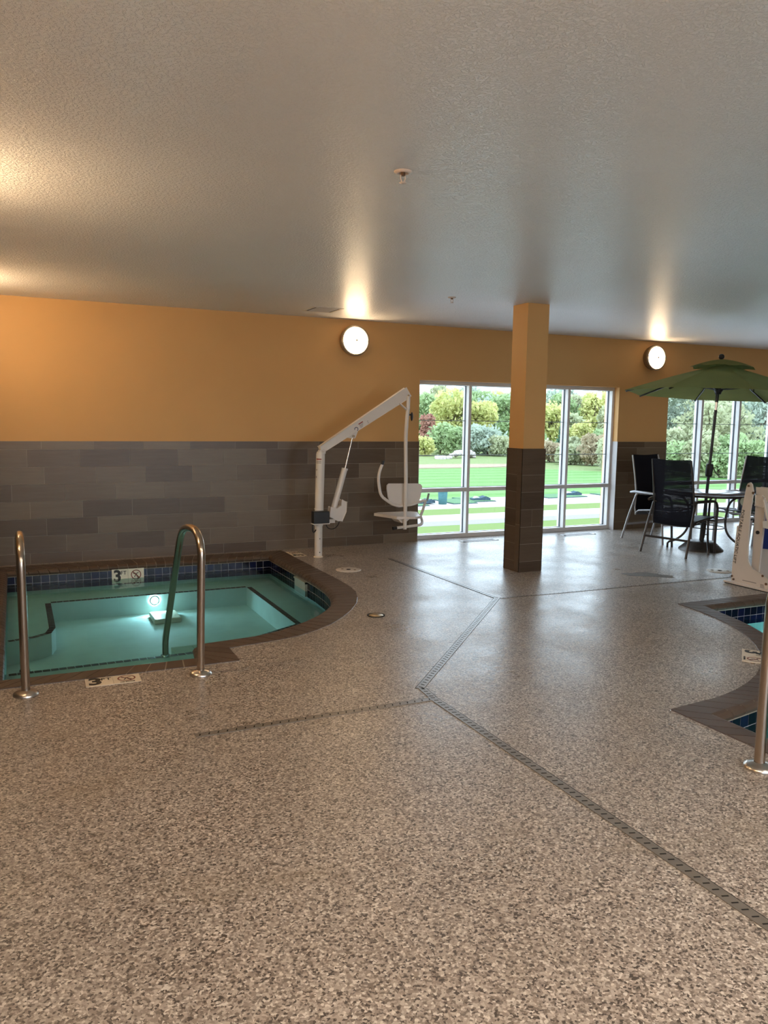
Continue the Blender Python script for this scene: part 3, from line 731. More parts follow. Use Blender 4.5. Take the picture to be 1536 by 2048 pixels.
# ================================================================ POOL LIFT by the orange wall
Yl = 8.30
t = thing('pool_lift', 'white pool lift with raised arm, hanging seat and black battery box by the wall', 'pool lift', (3.078, Yl, 0))
def XZ(x, z, y=Yl): return (x, y, z)
MB().tube([XZ(3.076,0), XZ(3.078,.40)], .044, 24).tube([XZ(3.079,.36), XZ(3.080,.405)], .050, 24).build('lower_post', M['white_powder'], t)
MB().lathe([(.044, .016), (.052, .010), (.053, 0)], (3.076, Yl, 0), 'z', 24).build('base_collar', M['cream_plate'], t)
MB().tube([XZ(3.081,.405), XZ(3.097,1.17)], .0495, 24).tube([XZ(3.078,.53), XZ(3.083,.545)], .054, 24).build('upper_post', M['white_powder'], t)
for x, z in ((3.077,.06), (3.078,.215), (3.080,.37)): MB().sphere((x, Yl-.043, z), .0065, 10).build('bolt_hole', M['black_plastic'], t)
MB().tube([XZ(3.097,1.16), XZ(3.099,1.185), XZ(3.101,1.20)], .045, 20, radii=[.048,.044,.030]).box((3.075,Yl-.030,1.17),(3.150,Yl+.030,1.215)).build('post_cap', M['white_powder'], t, bevel=.006)
MB().prism([(3.076,1.252),(3.112,1.180),(3.128,1.188),(4.155,1.795),(4.205,1.838),(4.140,1.930)], Yl-.032, Yl+.032, 'y').build('lift_arm', M['white_powder'], t, bevel=.006)
MB().prism([(3.39,1.352),(3.545,1.445),(3.52,1.375),(3.505,1.345),(3.465,1.345)], Yl-.024, Yl+.024, 'y').build('arm_gusset', M['white_powder'], t, bevel=.004)
for x, z, r_ in ((3.128,1.205,.017), (3.482,1.368,.015), (4.168,1.842,.012)): MB().cyl((x,Yl-.040,z), (x,Yl+.040,z), r_).build('pivot_bolt', M['rod_steel'], t)
for x, y in ((3.476,Yl-.010), (3.484,Yl+.006)): MB().tube([(x,y,1.35), (x-.091,y,.98)], .0075, 12).build('actuator_rod', M['rod_steel'], t)
MB().tube([XZ(3.390,1.0), XZ(3.245,.50)], .034, 20).tube([XZ(3.392,1.005), XZ(3.388,.985)], .037, 20).build('actuator_tube', M['white_powder'], t)
MB().prism([(3.195,.46),(3.215,.565),(3.285,.555),(3.335,.585),(3.350,.645),(3.405,.620),(3.400,.51),(3.352,.405),(3.30,.412)], Yl-.038, Yl+.038, 'y').build('actuator_motor', M['white_powder'], t, bevel=.008)
MB().box((3.12,Yl-.022,.385),(3.27,Yl+.022,.432)).build('actuator_bracket', M['white_powder'], t, bevel=.004)
MB().cyl((3.19,Yl-.026,.445),(3.19,Yl+.026,.445),.010).build('bracket_pin', M['bolt_brown'], t)
MB().box((2.972,Yl-.135,.398),(3.160,Yl-.048,.536)).build('battery_box', M['black_plastic'], t, bevel=.008)
MB().box((2.972,Yl-.130,.390),(3.165,Yl-.030,.399)).build('battery_shelf', M['white_powder'], t)
MB().tube(bez((3.145,Yl-.06,.385), (3.16,Yl-.05,.29), (3.30,Yl-.05,.30), (3.325,Yl-.01,.41), 14), .0055, 8).tube(bez((2.985,Yl-.07,.39), (2.97,Yl-.07,.30), (3.0,Yl-.06,.27), (3.03,Yl-.04,.32), 12), .0075, 8).build('cable', M['black_plastic'], t)
# hanging seat
MB().tube([(4.163,Yl-.045,1.835), (4.160,Yl-.045,1.70)] + bez((4.150,Yl-.045,1.60), (4.142,Yl-.045,1.45), (4.134,Yl-.045,1.40), (4.138,Yl-.045,1.25), 6) + [(4.150,Yl-.045,.80), (4.146,Yl-.045,.275)], .0215, 18).build('hanger_tube', M['white_powder'], t)
MB().bar((4.05,Yl-.03,1.755), (4.145,Yl-.04,1.675), .012, .045, up=(0,1,0)).build('hanger_brace', M['white_powder'], t)
MB().sphere((4.212,Yl-.045,1.60), .020, 14, (.8,.8,2.6)).bar((4.165,Yl-.045,1.62),(4.205,Yl-.045,1.62),.012,.02).build('grip_knob', M['black_plastic'], t)
bk = [(3.955,.815),(3.932,.795),(3.930,.76),(3.945,.66),(3.965,.615),(4.03,.565),(4.10,.550),(4.30,.552),(4.345,.575),(4.37,.62),(4.395,.74),(4.397,.775),(4.375,.80),(4.34,.808)]
MB().prism(bk, Yl+.012, Yl+.028, 'y').build('seat_back', M['white_powder'], t, bevel=.005)
MB().prism([(4.045,8.27),(4.255,8.20),(4.345,8.235),(4.50,8.62),(4.44,8.70),(4.02,8.74),(3.93,8.66)], .400, .425, 'z').build('seat_pan', M['white_powder'], t, bevel=.006)
MB().prism([(4.06,.402),(4.24,.402),(4.17,.345),(4.12,.345)], Yl-.01, Yl+.20, 'y').build('seat_bracket', M['white_powder'], t)
MB().tube(fillet([(4.09,Yl+.0,.548), (4.0,Yl+.0,.57), (3.845,Yl+.0,.675), (3.812,Yl+.0,.86), (3.825,Yl+.0,.96), (3.860,Yl+.0,1.045)], .06, 5), .0175, 14).build('armrest', M['white_powder'], t)
MB().tube([(3.858,Yl+.0,1.04), (3.869,Yl+.0,1.085)], .0195, 14).build('armrest_grip', M['black_plastic'], t)
MB().tube(fillet([(4.09,Yl+.0,.548), (4.25,Yl+.0,.560), (4.455,Yl+.02,.610), (4.445,Yl+.06,.50), (4.43,Yl+.09,.42)], .03, 5), .0165, 14).build('armrest', M['white_powder'], t)
MB().tube([(4.462,Yl+.0,.60), (4.478,Yl-.01,.69)], .013, 12).build('armrest_grip', M['skim'], t)
MB().tube(fillet([(4.02,Yl-.05,.296), (4.36,Yl-.05,.318), (4.405,Yl+.0,.345), (4.41,Yl+.06,.41)], .05, 6), .0165, 14).build('foot_bar', M['white_powder'], t)
MB().tube([(3.985,Yl-.05,.293), (4.035,Yl-.05,.297)], .0195, 14).build('foot_bar_grip', M['black_plastic'], t)
# emblem and warning labels
def ring(mb, c, ro, ri, a0, a1, R_, U_, n=24):
    for k in range(n):
        p, q = math.radians(a0+(a1-a0)*k/n), math.radians(a0+(a1-a0)*(k+1)/n)
        mb.add([c+R_*math.cos(p)*ro+U_*math.sin(p)*ro, c+R_*math.cos(q)*ro+U_*math.sin(q)*ro, c+R_*math.cos(q)*ri+U_*math.sin(q)*ri, c+R_*math.cos(p)*ri+U_*math.sin(p)*ri], [(0,3,2,1)])
R_, U_ = Vector((1,0,0)), Vector((0,0,1)); c0 = Vector((3.515,Yl-.0335,1.448))
em = MB(); ring(em, c0, .0245, .0165, -60, 200, R_, U_); em.build('emblem_arc', M['blue_ink'], t)
e = Vector((1.06,0,.655)).normalized(); u = Vector((-.53,0,.85)).normalized()
def patch(p, w, h): p = Vector(p); return [p, p+e*w, p+e*w+u*h, p+u*h]
MB().add(patch((3.545,Yl-.0335,1.497), .062, .012), [(0,1,2,3)]).build('warning_bar', M['red_ink'], t)
lm = MB()
for k in range(4): lm.add(patch(Vector((3.552,Yl-.0335,1.487))-u*(.010*k), .058-.008*k, .0045), [(0,1,2,3)])
lm.build('small_print', M['grey_ink'], t)
for x, z in ((3.655,1.54), (3.662,1.522)): MB().sphere((x,Yl-.033,z), .0055, 8).build('rivet', M['grey_ink'], t)
def curved(mb, z0, z1, a0, a1, r=.0505, cx=3.094):
    for k in range(6):
        p, q = math.radians(a0+(a1-a0)*k/6), math.radians(a0+(a1-a0)*(k+1)/6)
        mb.add([(cx+r*math.cos(p),Yl+r*math.sin(p),z0),(cx+r*math.cos(q),Yl+r*math.sin(q),z0),(cx+r*math.cos(q),Yl+r*math.sin(q),z1),(cx+r*math.cos(p),Yl+r*math.sin(p),z1)], [(0,1,2,3)])
wb_ = MB(); curved(wb_, 1.105, 1.118, -165, -95); wb_.build('warning_bar', M['red_ink'], t)
sp_ = MB()
for k in range(3): curved(sp_, 1.088-k*.011, 1.093-k*.011, -165, -98)
curved(sp_, .985, 1.0, -168, -150, cx=3.092); curved(sp_, .90, .925, -170, -152, cx=3.090)
sp_.build('small_print', M['grey_ink'], t)

# ================================================================ PORTABLE LIFT by the larger pool
XL = 6.40
t = thing('portable_lift', 'folded beige portable pool lift standing at the right edge of the picture', 'pool lift', (XL+.05, 5.2, 0))
plate = [(5.345,1.012),(5.372,1.002),(5.386,.975),(5.45,.55),(5.489,.21),(5.491,.02),(5.03,.02),(5.03,.10)] 
plate += [(5.09,.115),(5.13,.140),(5.165,.160),(5.21,.168),(5.255,.185),(5.29,.215),(5.318,.27),(5.326,.45),(5.327,.72),(5.305,.93),(5.325,.995)]
MB().prism(plate, XL-.012, XL, 'x').build('side_plate', M['beige_powder'], t, bevel=.003)
MB().prism(plate, XL+.30, XL+.312, 'x').build('side_plate', M['beige_powder'], t, bevel=.003)
MB().box((XL-.06,4.70,.008),(XL+.36,5.545,.026)).build('base_plate', M['beige_powder'], t, bevel=.003)
MB().box((XL-.058,4.705,0),(XL+.355,5.53,.008)).build('rubber_base', M['black_plastic'], t)
MB().box((XL+.004,4.72,.026),(XL+.296,5.03,.12)).build('ballast_box', M['beige_powder'], t, bevel=.01)
MB().prism([(5.320,.80),(5.212,.80),(5.238,.12),(5.315,.12)], XL+.05, XL+.072, 'x').build('mast', M['beige_powder'], t, bevel=.006)
MB().prism([(5.31,.968),(5.30,.88),(5.22,.845),(4.62,.865),(4.62,.955)], XL+.03, XL+.10, 'x').build('boom', M['beige_powder'], t, bevel=.006)
MB().prism([(5.295,.90),(5.295,.795),(5.205,.785),(5.200,.87),(5.23,.90)], XL+.012, XL+.05, 'x').build('pivot_block', M['beige_powder'], t, bevel=.006)
MB().bar((XL+.02,5.20,.86), (XL+.02,5.085,.52), .02, .045, up=(1,0,0)).build('folding_link', M['beige_powder'], t, bevel=.004)
MB().prism([(5.190,.655),(5.15,.665),(5.10,.63),(5.12,.59),(5.18,.595)], XL+.002, XL+.012, 'x').build('link_plate', M['vinyl'], t)
MB().tube([(XL+.05,5.492,.57), (XL+.05,5.512,.235)], .021, 18).build('gas_strut', M['white_powder'], t)
MB().prism([(5.478,.625),(5.415,.625),(5.455,.20),(5.515,.20)], XL+.07, XL+.13, 'x').build('motor_housing', M['beige_powder'], t, bevel=.008)
MB().cyl((XL+.03,5.445,.815), (XL+.12,5.445,.815), .040, 24).build('transport_wheel', M['skim'], t)
for y, z, r_ in ((5.359,.979,.011),(5.302,.915,.013),(5.483,.075,.010),(5.462,.045,.010),(5.133,.140,.011),(5.09,.070,.012)):
    MB().cyl((XL-.020,y,z), (XL-.012,y,z), r_, 14).build('bolt', M['bolt_brown'], t)
MB().cyl((XL+.040,5.272,.535),(XL+.050,5.272,.535),.018,16).build('lock_knob', M['black_plastic'], t)
MB().box((XL+.10,4.72,.968),(XL+.14,5.22,.982)).build('boom_cable', M['black_plastic'], t)
MB().prism([(5.385,.73),(5.405,.46),(5.35,.365),(5.02,.38),(4.90,.46),(4.90,.80),(5.10,.82)], XL+.20, XL+.245, 'x').build('blue_seat', M['blue_seat'], t, bevel=.015)
# raised dark lettering that runs down the leaning edge
d_ = Vector((0, 5.487-5.425, .215-.72)).normalized()
text_mesh('PORTABLE AQUATIC LIFT', .047, frame((XL-.0125, 5.438, .475), -Vector((0,-d_.y,-d_.z)), Vector((0,-1,0)).cross(Vector((1,0,0))).cross(d_) if False else Vector((1,0,0)).cross(d_)*-1), M['black_ink'], 'lettering', t, bold=.0004)
gm = MB()
for k in range(3): gm.box((XL-.0128, 5.115-.004*k, .050-.012*k), (XL-.0122, 5.155, .057-.012*k))
gm.box((XL-.0128, 5.20, .052), (XL-.0122, 5.36, .060)); gm.build('small_print', M['grey_ink'], t)

# ================================================================ PATIO SET
TC = (7.80, 7.13)
t = thing('patio_table', 'round dark patio table with a grey top and curved legs, under the green umbrella', 'table', (*TC, 0))
MB().lathe([(.03,.700),(.540,.700),(.540,.704)], (*TC,0), 'z', 56).lathe([(.03,.7185),(.528,.7185),(.528,.715)], (*TC,0), 'z', 56).build('tabletop', M['table_top'], t)
MB().lathe([(.524,.6885),(.546,.692),(.552,.705),(.546,.7185),(.526,.720),(.524,.712)], (*TC,0), 'z', 56).build('rim', M['frame_dark'], t)
for k in range(4):
    a = math.radians(47+90*k); P = lambda r, z: (TC[0]+r*math.cos(a), TC[1]+r*math.sin(a), z)
    MB().tube(bez(P(.44,.685), P(.28,.68), P(.235,.60), P(.225,.50), 8)+bez(P(.215,.42), P(.20,.26), P(.24,.18), P(.36,.10), 9)+[P(.43,.075), P(.448,.055), P(.448,.0)], .0135, 12).build('leg', M['frame_dark'], t)
for z, r_ in ((.40,.208),(.285,.212)):
    MB().tube([(TC[0]+r_*math.cos(2*PI*k/32), TC[1]+r_*math.sin(2*PI*k/32), z) for k in range(33)], .006, 8, cap=False).build('hoop', M['frame_dark'], t)

UB = Vector((7.745, 7.15, 0)); UT = Vector((7.835, 7.10, 2.33))
t = thing('umbrella_base', 'heavy dark bronze umbrella base on the floor under the patio table', 'umbrella base', tuple(UB))
MB().lathe([(0,.118),(.10,.116),(.155,.106),(.18,.09),(.225,.045),(.262,.014),(.266,0)], UB, 'z', 40).build('base_weight', M['base_bronze'], t)
MB().cyl(UB+Vector((.004,0,.10)), UB+Vector((.012,-.004,.34)), .028).build('base_sleeve', M['umbrella_pole'], t)
MB().cyl(UB+Vector((.035,-.02,.19)), UB+Vector((.065,-.04,.19)), .006).sphere(UB+Vector((.068,-.042,.19)), .011, 10).build('clamp_screw', M['bolt_brown'], t)

t = thing('patio_umbrella', 'green market umbrella with black pole rising through the patio table', 'umbrella', tuple(UB))
ax = (UT-UB).normalized(); PA = lambda z: UB + (UT-UB)*(z/UT.z)
MB().tube([PA(.34), PA(1.02)], .0185, 16).tube([PA(1.02), PA(1.735)], .0175, 16).tube([PA(1.83), PA(2.26)], .0205, 16).build('pole', M['umbrella_pole'], t)
MB().tube([PA(1.73), PA(1.835)], .0165, 16).build('tilt_joint', M['flange_steel'], t)
p = PA(1.0); MB().tube([PA(.915), PA(.935), PA(1.06), PA(1.075)], .04, 8, smooth=False, radii=[.034,.042,.043,.036]).build('crank_housing', M['umbrella_pole'], t)
MB().tube([p+Vector((.03,-.03,.03)), p+Vector((.062,-.058,-.05)), p+Vector((.095,-.08,-.055))], .006, 8).build('crank_handle', M['umbrella_pole'], t)
HC = Vector((7.86, 7.09, 1.917)); NR = 8; ph = 2.592; RR_ = 1.155
def rim(k, r=RR_, dz=0.): a = ph - k*2*PI/NR; return HC + Vector((r*math.cos(a), r*math.sin(a), -.05*r*math.cos(a)+dz))
def canopy(r0, z0, r1, z1, sag, nseg=6, nr=6, flare=0):
    mb = MB(); vs = []
    for j in range(nr+1):
        v = j/nr; r_ = r0+(r1-r0)*v
        for k in range(NR):
            for s in range(nseg):
                u = s/nseg; A, B = rim(k, r_), rim(k+1, r_); q = A*(1-u)+B*u
                q.z += z0+(z1-z0)*v - sag*v*math.sin(PI*u)*.0
                pull = sag*v*v*math.sin(PI*u); c_ = Vector((HC.x, HC.y, q.z)); q = q+(c_-q).normalized()*pull
                q.z += flare*v*(math.sin(PI*u)**2) + .012*math.sin(PI*v)
                vs.append(q)
    m = NR*nseg; fs = [(j*m+i, j*m+(i+1) % m, (j+1)*m+(i+1) % m, (j+1)*m+i) for j in range(nr) for i in range(m)]
    return mb.add(vs, fs, False)
canopy(.10, .345, RR_, 0, .02).build('canopy', M['canopy_green'], t, solid=.002)
canopy(.045, .425, .385, .325, .012, flare=.016).build('canopy_vent', M['canopy_green'], t, solid=.002)
MB().tube([PA(2.25), PA(2.325)], .05, 12, radii=[.065,.040]).build('canopy_cap', M['canopy_green'], t)
MB().sphere(UT+Vector((.004,0,.048)), .035, 18).cyl(UT-Vector((0,0,.02)), UT+Vector((0,0,.03)), .014).build('finial', M['umbrella_pole'], t)
hub = Vector((7.825, 7.105, 1.975))
MB().lathe([(.02,.045),(.035,.045),(.055,.03),(.058,.0),(.04,-.025),(.034,-.05),(.02,-.05)], hub, 'z', 20).build('runner_hub', M['umbrella_pole'], t)
for k in range(NR):
    top = rim(k, .12, .350); end = rim(k, RR_*.985, -.004)
    MB().bar(top-Vector((0,0,.02)), end-Vector((0,0,.010)), .012, .018).build('rib', M['umbrella_pole'], t)
    mid = rim(k, .62, .172)
    MB().bar(hub+(mid-hub).normalized()*.03, mid-Vector((0,0,.022)), .011, .013).build('strut', M['umbrella_pole'], t)

def chair(frame_key, label, loc, ang, seatk='seat_dark'):
    """high-backed sling patio chair; faces local +Y"""
    t = thing('patio_chair', label, 'chair', (0,0,0), 0, 'sling chairs round the patio table'); F = M[frame_key]
    for s in (-1, 1):
        MB().tube([(s*.262,-.13,.655), (s*.275,-.17,.60), (s*.292,-.27,.30), (s*.304,-.355,0)], .0145, 10).build('rear_leg', F, t)
        MB().tube([(s*.300,-.24,.640), (s*.305,-.17,.652), (s*.310,0,.650), (s*.312,.14,.648)]+bez((s*.312,.17,.646), (s*.312,.27,.635), (s*.306,.29,.56), (s*.302,.285,.46), 8)+[(s*.294,.29,.24), (s*.286,.305,0)], .0150, 10, radii=[.015,.019,.019,.017]+[.015]*9+[.0145,.0145]).build('front_leg', F, t)
        pts = [(s*.268,.27,.440), (s*.270,.05,.425), (s*.270,-.12,.405), (s*.268,-.165,.37), (s*.264,-.17,.345)]
        MB().tube(pts, .012, 8).build('seat_rail', F, t)
        MB().tube([(s*.268,-.165,.36), (s*.268,-.185,.44), (s*.266,-.175,.62), (s*.262,-.215,.86), (s*.255,-.275,1.135)], .0105, 8).build('back_rail', F, t)
        MB().tube(bez((s*.20,.22,.42), (s*.16,.1,.33), (s*.14,-.02,.33), (s*.11,-.12,.395), 10), .008, 8).build('seat_spring', F, t)
    MB().bar((-.296,-.305,.20), (.296,-.305,.20), .012, .026).build('stretcher', F, t)
    MB().bar((-.298,.288,.40), (.298,.288,.40), .012, .022).tube([(-.27,-.175,.62),(-.1,-.150,.605),(.1,-.150,.605),(.27,-.175,.62)], .008, 8).build('cross_bar', F, t)
    n, m = 8, 18; vs = []
    prof = [(-.163,.35), (-.176,.38), (-.186,.44), (-.180,.52), (-.172,.60), (-.176,.68), (-.190,.76), (-.208,.84), (-.230,.93), (-.252,1.02), (-.275,1.12), (-.282,1.135), (-.272,1.145)]
    for y, z in prof:
        for i in range(n+1):
            u = i/n; x = -.255+.51*u; vs.append((x, y-.022*math.sin(PI*u)*(0.4 if z > 1.1 else 1), z-(.012*math.sin(PI*u) if z > 1.1 else 0)))
    fs = [(j*(n+1)+i, j*(n+1)+i+1, (j+1)*(n+1)+i+1, (j+1)*(n+1)+i) for j in range(len(prof)-1) for i in range(n)]
    MB().add(vs, fs, True).build('back_sling', M['sling_navy'], t)
    vs = []; prof = [(.285,.438), (.30,.455), (.27,.452), (.15,.434), (0,.420), (-.10,.405), (-.155,.385), (-.165,.35)]
    for y, z in prof:
        for i in range(n+1):
            u = i/n; vs.append((-.262+.524*u, y, z-.018*math.sin(PI*u)))
    fs = [(j*(n+1)+i, j*(n+1)+i+1, (j+1)*(n+1)+i+1, (j+1)*(n+1)+i) for j in range(len(prof)-1) for i in range(n)]
    MB().add(vs, fs, True).build('seat_sling', M[seatk], t)
    t.location = (*loc, 0); t.rotation_euler = (0, 0, ang); return t
def facing(fx, fy): return math.atan2(fy, fx)-PI/2
cA = chair('frame_dark', 'dark high-backed patio chair seen from behind, nearest on the left side of the table', (7.307, 7.078), facing(.974, .227))  # near-black frame colour stands for an unlit frame against bright windows
cB = chair('frame_silver', 'high-backed patio chair with pale silver legs standing against the tiled wall pier', (7.80, 7.94), facing(.127, -.992))
dup(cB, (8.86, 7.42, 0), facing(-1, -.12), 'high-backed patio chair on the right of the table, its black back behind the beige lift')
dup(cA, (8.14, 6.34, 0), facing(0, 1), 'patio chair almost hidden behind the beige lift, only its dark arm and leg showing')  # same frame, its unlit look put into the colour
# ================================================================ OUTDOORS
def gz(y): return -2.6+max(0, y-140)*.08
def strip(name, mat_, pts, dz=0.0):
    mb = MB(); vs = [(x, y, gz(y)+dz) for x, y in pts]
    tri = tessellate_polygon([[Vector((x, y, 0)) for x, y in pts]])
    mb.add(vs, [tuple(t) if (Vector(vs[t[1]])-Vector(vs[t[0]])).cross(Vector(vs[t[2]])-Vector(vs[t[0]])).z > 0 else tuple(t[::-1]) for t in tri])
    return struct(mb.build(name, M[mat_]))
def rect(x0, x1, y0, y1): return [(x0,y0),(x1,y0),(x1,y1),(x0,y1)]
strip('bounce_patio', 'bounce_paving', rect(-60, 120, 9.3, 22.0)); strip('near_lawn', 'lawn', rect(-60, 120, 22.0, 27.0))  # unseen pale paving under the sill, added to bounce daylight onto the ceiling
strip('asphalt_path', 'asphalt', rect(-60, 120, 27.0, 28.25))
strip('concrete_walk', 'concrete', rect(-60, 120, 28.25, 30.1))
strip('middle_lawn', 'lawn', rect(-60, 120, 30.1, 32.1))
strip('tee_pad', 'concrete', rect(-60, 120, 32.1, 36.2))
strip('fairway', 'fairway', [(-60,36.2),(120,36.2),(120,38),(54,39),(51.3,43),(49.3,45.6),(45,52.5),(41.8,56.5),(39.5,58.6),(30,58.8),(-60,58.8)])
strip('meadow', 'rough_grass', [(-60,58.8),(30,58.8),(39.5,58.6),(41.8,56.5),(45,52.5),(49.3,45.6),(51.3,43),(54,39),(120,38),(120,95),(-60,95)])
strip('dry_rim', 'dry_rim', [(-60,59.5),(38,59.6),(43,60.5),(45,63.5),(38,64.6),(-60,65.2)], .02)
strip('far_meadow', 'rough_grass', rect(-200, 400, 95, 140)); strip('far_hillside', 'leaf_olive', rect(-300, 520, 140, 420))
strip('rear_bounce_ground', 'bounce_paving', rect(-40, 60, -30, -4.0), 2.3)  # unseen pale ground added behind the viewer to bounce daylight through the rear window

r = random.Random(21)
for k in range(26):
    u = r.uniform(-1, 1); x = 43.6+u*2.9; y = 74.6+u*1.0+r.uniform(-.8, .8); s = r.uniform(.26, .50)
    mb = MB(); mb.sphere((0,0,0), s, 7, (1.2, .9, .7))
    mb.v = [(a*(1+.25*math.sin(7*b+k)), b*(1+.2*math.sin(5*a+k)), c*(1+.2*math.sin(9*a+b+k))) for a, b, c in mb.v]
    o = mb.build('rock', M['rock']); o.location = (x, y, gz(y)+s*.3+.8*max(0, 1-abs(u-.25)*1.3)*r.uniform(.4, 1)); o.rotation_euler = (0, 0, r.uniform(0, 6))
    for p_ in o.data.polygons: p_.use_smooth = False
    tag(o, 'pale grey rock in the heap on the meadow beyond the fairway', 'rock', 'rocks of the heap beyond the fairway')

# golf practice mats with ball trays, and the litter bin
def mat_(label, x, y, w=1.85, d=1.5, a=0):
    t = thing('golf_mat', label, 'golf mat', (x, y, gz(y)+.002)); t.rotation_euler = (0, 0, a)
    MB().box((0,0,0),(w,d,.05)).build('turf', M['golf_mat'], t, world=False, bevel=.01)
    MB().box((-.03,-.03,0),(w+.03,d+.03,.03)).build('rubber_edge', M['tray_rubber'], t, world=False)
def tray(label, x, y, a=0):
    t = thing('ball_tray', label, 'ball tray', (x, y, gz(y)+.05)); t.rotation_euler = (0, 0, a)
    MB().prism([(0,0),(.95,0),(.95,.10),(.7,.20),(.45,.12),(0,.06)], 0, .5, 'y').build('tray_body', M['tray_rubber'], t, world=False, bevel=.01)
    MB().prism([(.10,.10),(.20,.17),(.32,.17),(.40,.12)], .1, .4, 'y').build('tray_lip', M['reveal_trim'], t, world=False)
mat_('green golf practice mat left of the litter bin', 15.6, 33.45, 2.5, 2.0)
mat_('green golf practice mat directly right of the litter bin', 19.65, 33.75, 1.35, 2.1)
mat_('green golf practice mat with a black tray, left of the column', 21.1, 34.3, 1.35, 2.1)
mat_('green golf practice mat just right of the column', 26.2, 34.8, 2.6, 1.7)
mat_('green golf practice mat in the rightmost pane', 30.2, 35.3, 2.6, .9)
tray('black ball tray beside the lift seat, left of the bin', 17.9, 34.0, .2)
tray('dark ball tray on the mat left of the column', 21.35, 34.7, -.2)
tray('dark ball tray on the mat right of the column', 28.0, 35.6, -.2)
tray('dark ball tray on the far mat in the rightmost pane', 32.0, 35.5, -.1)
t = thing('litter_bin', 'teal round litter bin standing on the concrete pad outside the left pane', 'bin', (19.15, 34.0, gz(34.0)))
MB().lathe([(0,.0),(.19,.0),(.205,.02),(.24,.66),(.20,.66),(.17,.05),(0,.05)], (0,0,0), 'z', 28).build('bin_body', M['bin_teal'], t, world=False)
MB().lathe([(.23,.645),(.262,.650),(.262,.69),(.23,.70)], (0,0,0), 'z', 28).build('bin_rim', M['bin_teal'], t, world=False)

def leafy(name, label, x, y, z, h, w, key, seed, trunk=True):
    r = random.Random(seed); t = thing(name, label, 'tree' if 'tree' in name else 'shrub', (x, y, z))
    dist = math.hypot(x, y); s = .0024*dist*(1.0 if name != 'spruce_tree' else .8); mb = MB(); lobes = []
    if name == 'tree':
        zc = h*.58
        lobes = [((0,0,zc), w*.72, h*.36)] + [((r.uniform(-.6,.6)*w, r.uniform(-.5,.5)*w, r.uniform(.30,.86)*h), w*r.uniform(.34,.56), h*r.uniform(.12,.2)) for _ in range(9)]
    elif name == 'spruce_tree':
        lobes = [((0,0,h*(.12+.1*k)), w*(1.05-.105*k), h*.09) for k in range(9)]
    else:
        lobes = [((0,0,h*.45), w*.8, h*.45)] + [((r.uniform(-.62,.62)*w, r.uniform(-.4,.4)*w, r.uniform(.28,.78)*h), w*r.uniform(.3,.5), h*r.uniform(.16,.25)) for _ in range(8)]
    for (c_, rx, rz_) in lobes:
        n = int(min(420, 34*(rx*rz_)/(s*s)*.35+40))
        for _ in range(n):
            a, b = r.uniform(0, 2*PI), math.acos(r.uniform(-1, 1)); q = r.uniform(.62, 1.04)
            p_ = Vector((c_[0]+rx*q*math.sin(b)*math.cos(a), c_[1]+rx*q*math.sin(b)*math.sin(a), c_[2]+rz_*q*math.cos(b)))
            if p_.z < .02: continue
            u = Vector((r.gauss(0,1), r.gauss(0,1), r.gauss(0,1))).normalized(); v = u.cross(Vector((r.gauss(0,1), r.gauss(0,1), r.gauss(0,1)))).normalized()
            q1 = s*r.uniform(.6, 1.5); q2 = q1*r.uniform(.4, .7)
            mb.add([p_-u*q1, p_-v*q2, p_+u*q1, p_+v*q2], [(0,1,2,3)])
    mb.build('foliage', M[key], t, world=False)
    k = .028*h+.02
    tm = MB().tube([(0,0,-.1), (.03*h*r.uniform(-1,1),0,h*.3), (.05*h*r.uniform(-1,1),0,h*.62)], k, 8, radii=[k, k*.7, k*.3])
    for _ in range(9 if name == 'tree' else 5):
        a = r.uniform(0, 2*PI); z0_ = r.uniform(.15,.5)*h
        tm.tube([(0,0,z0_), (math.cos(a)*w*.4, math.sin(a)*w*.4, z0_+h*.2), (math.cos(a)*w*.75, math.sin(a)*w*.75, z0_+h*.42)], k*.3, 5, radii=[k*.4, k*.25, k*.08])
    tm.build('trunk', M['bark'], t, world=False)
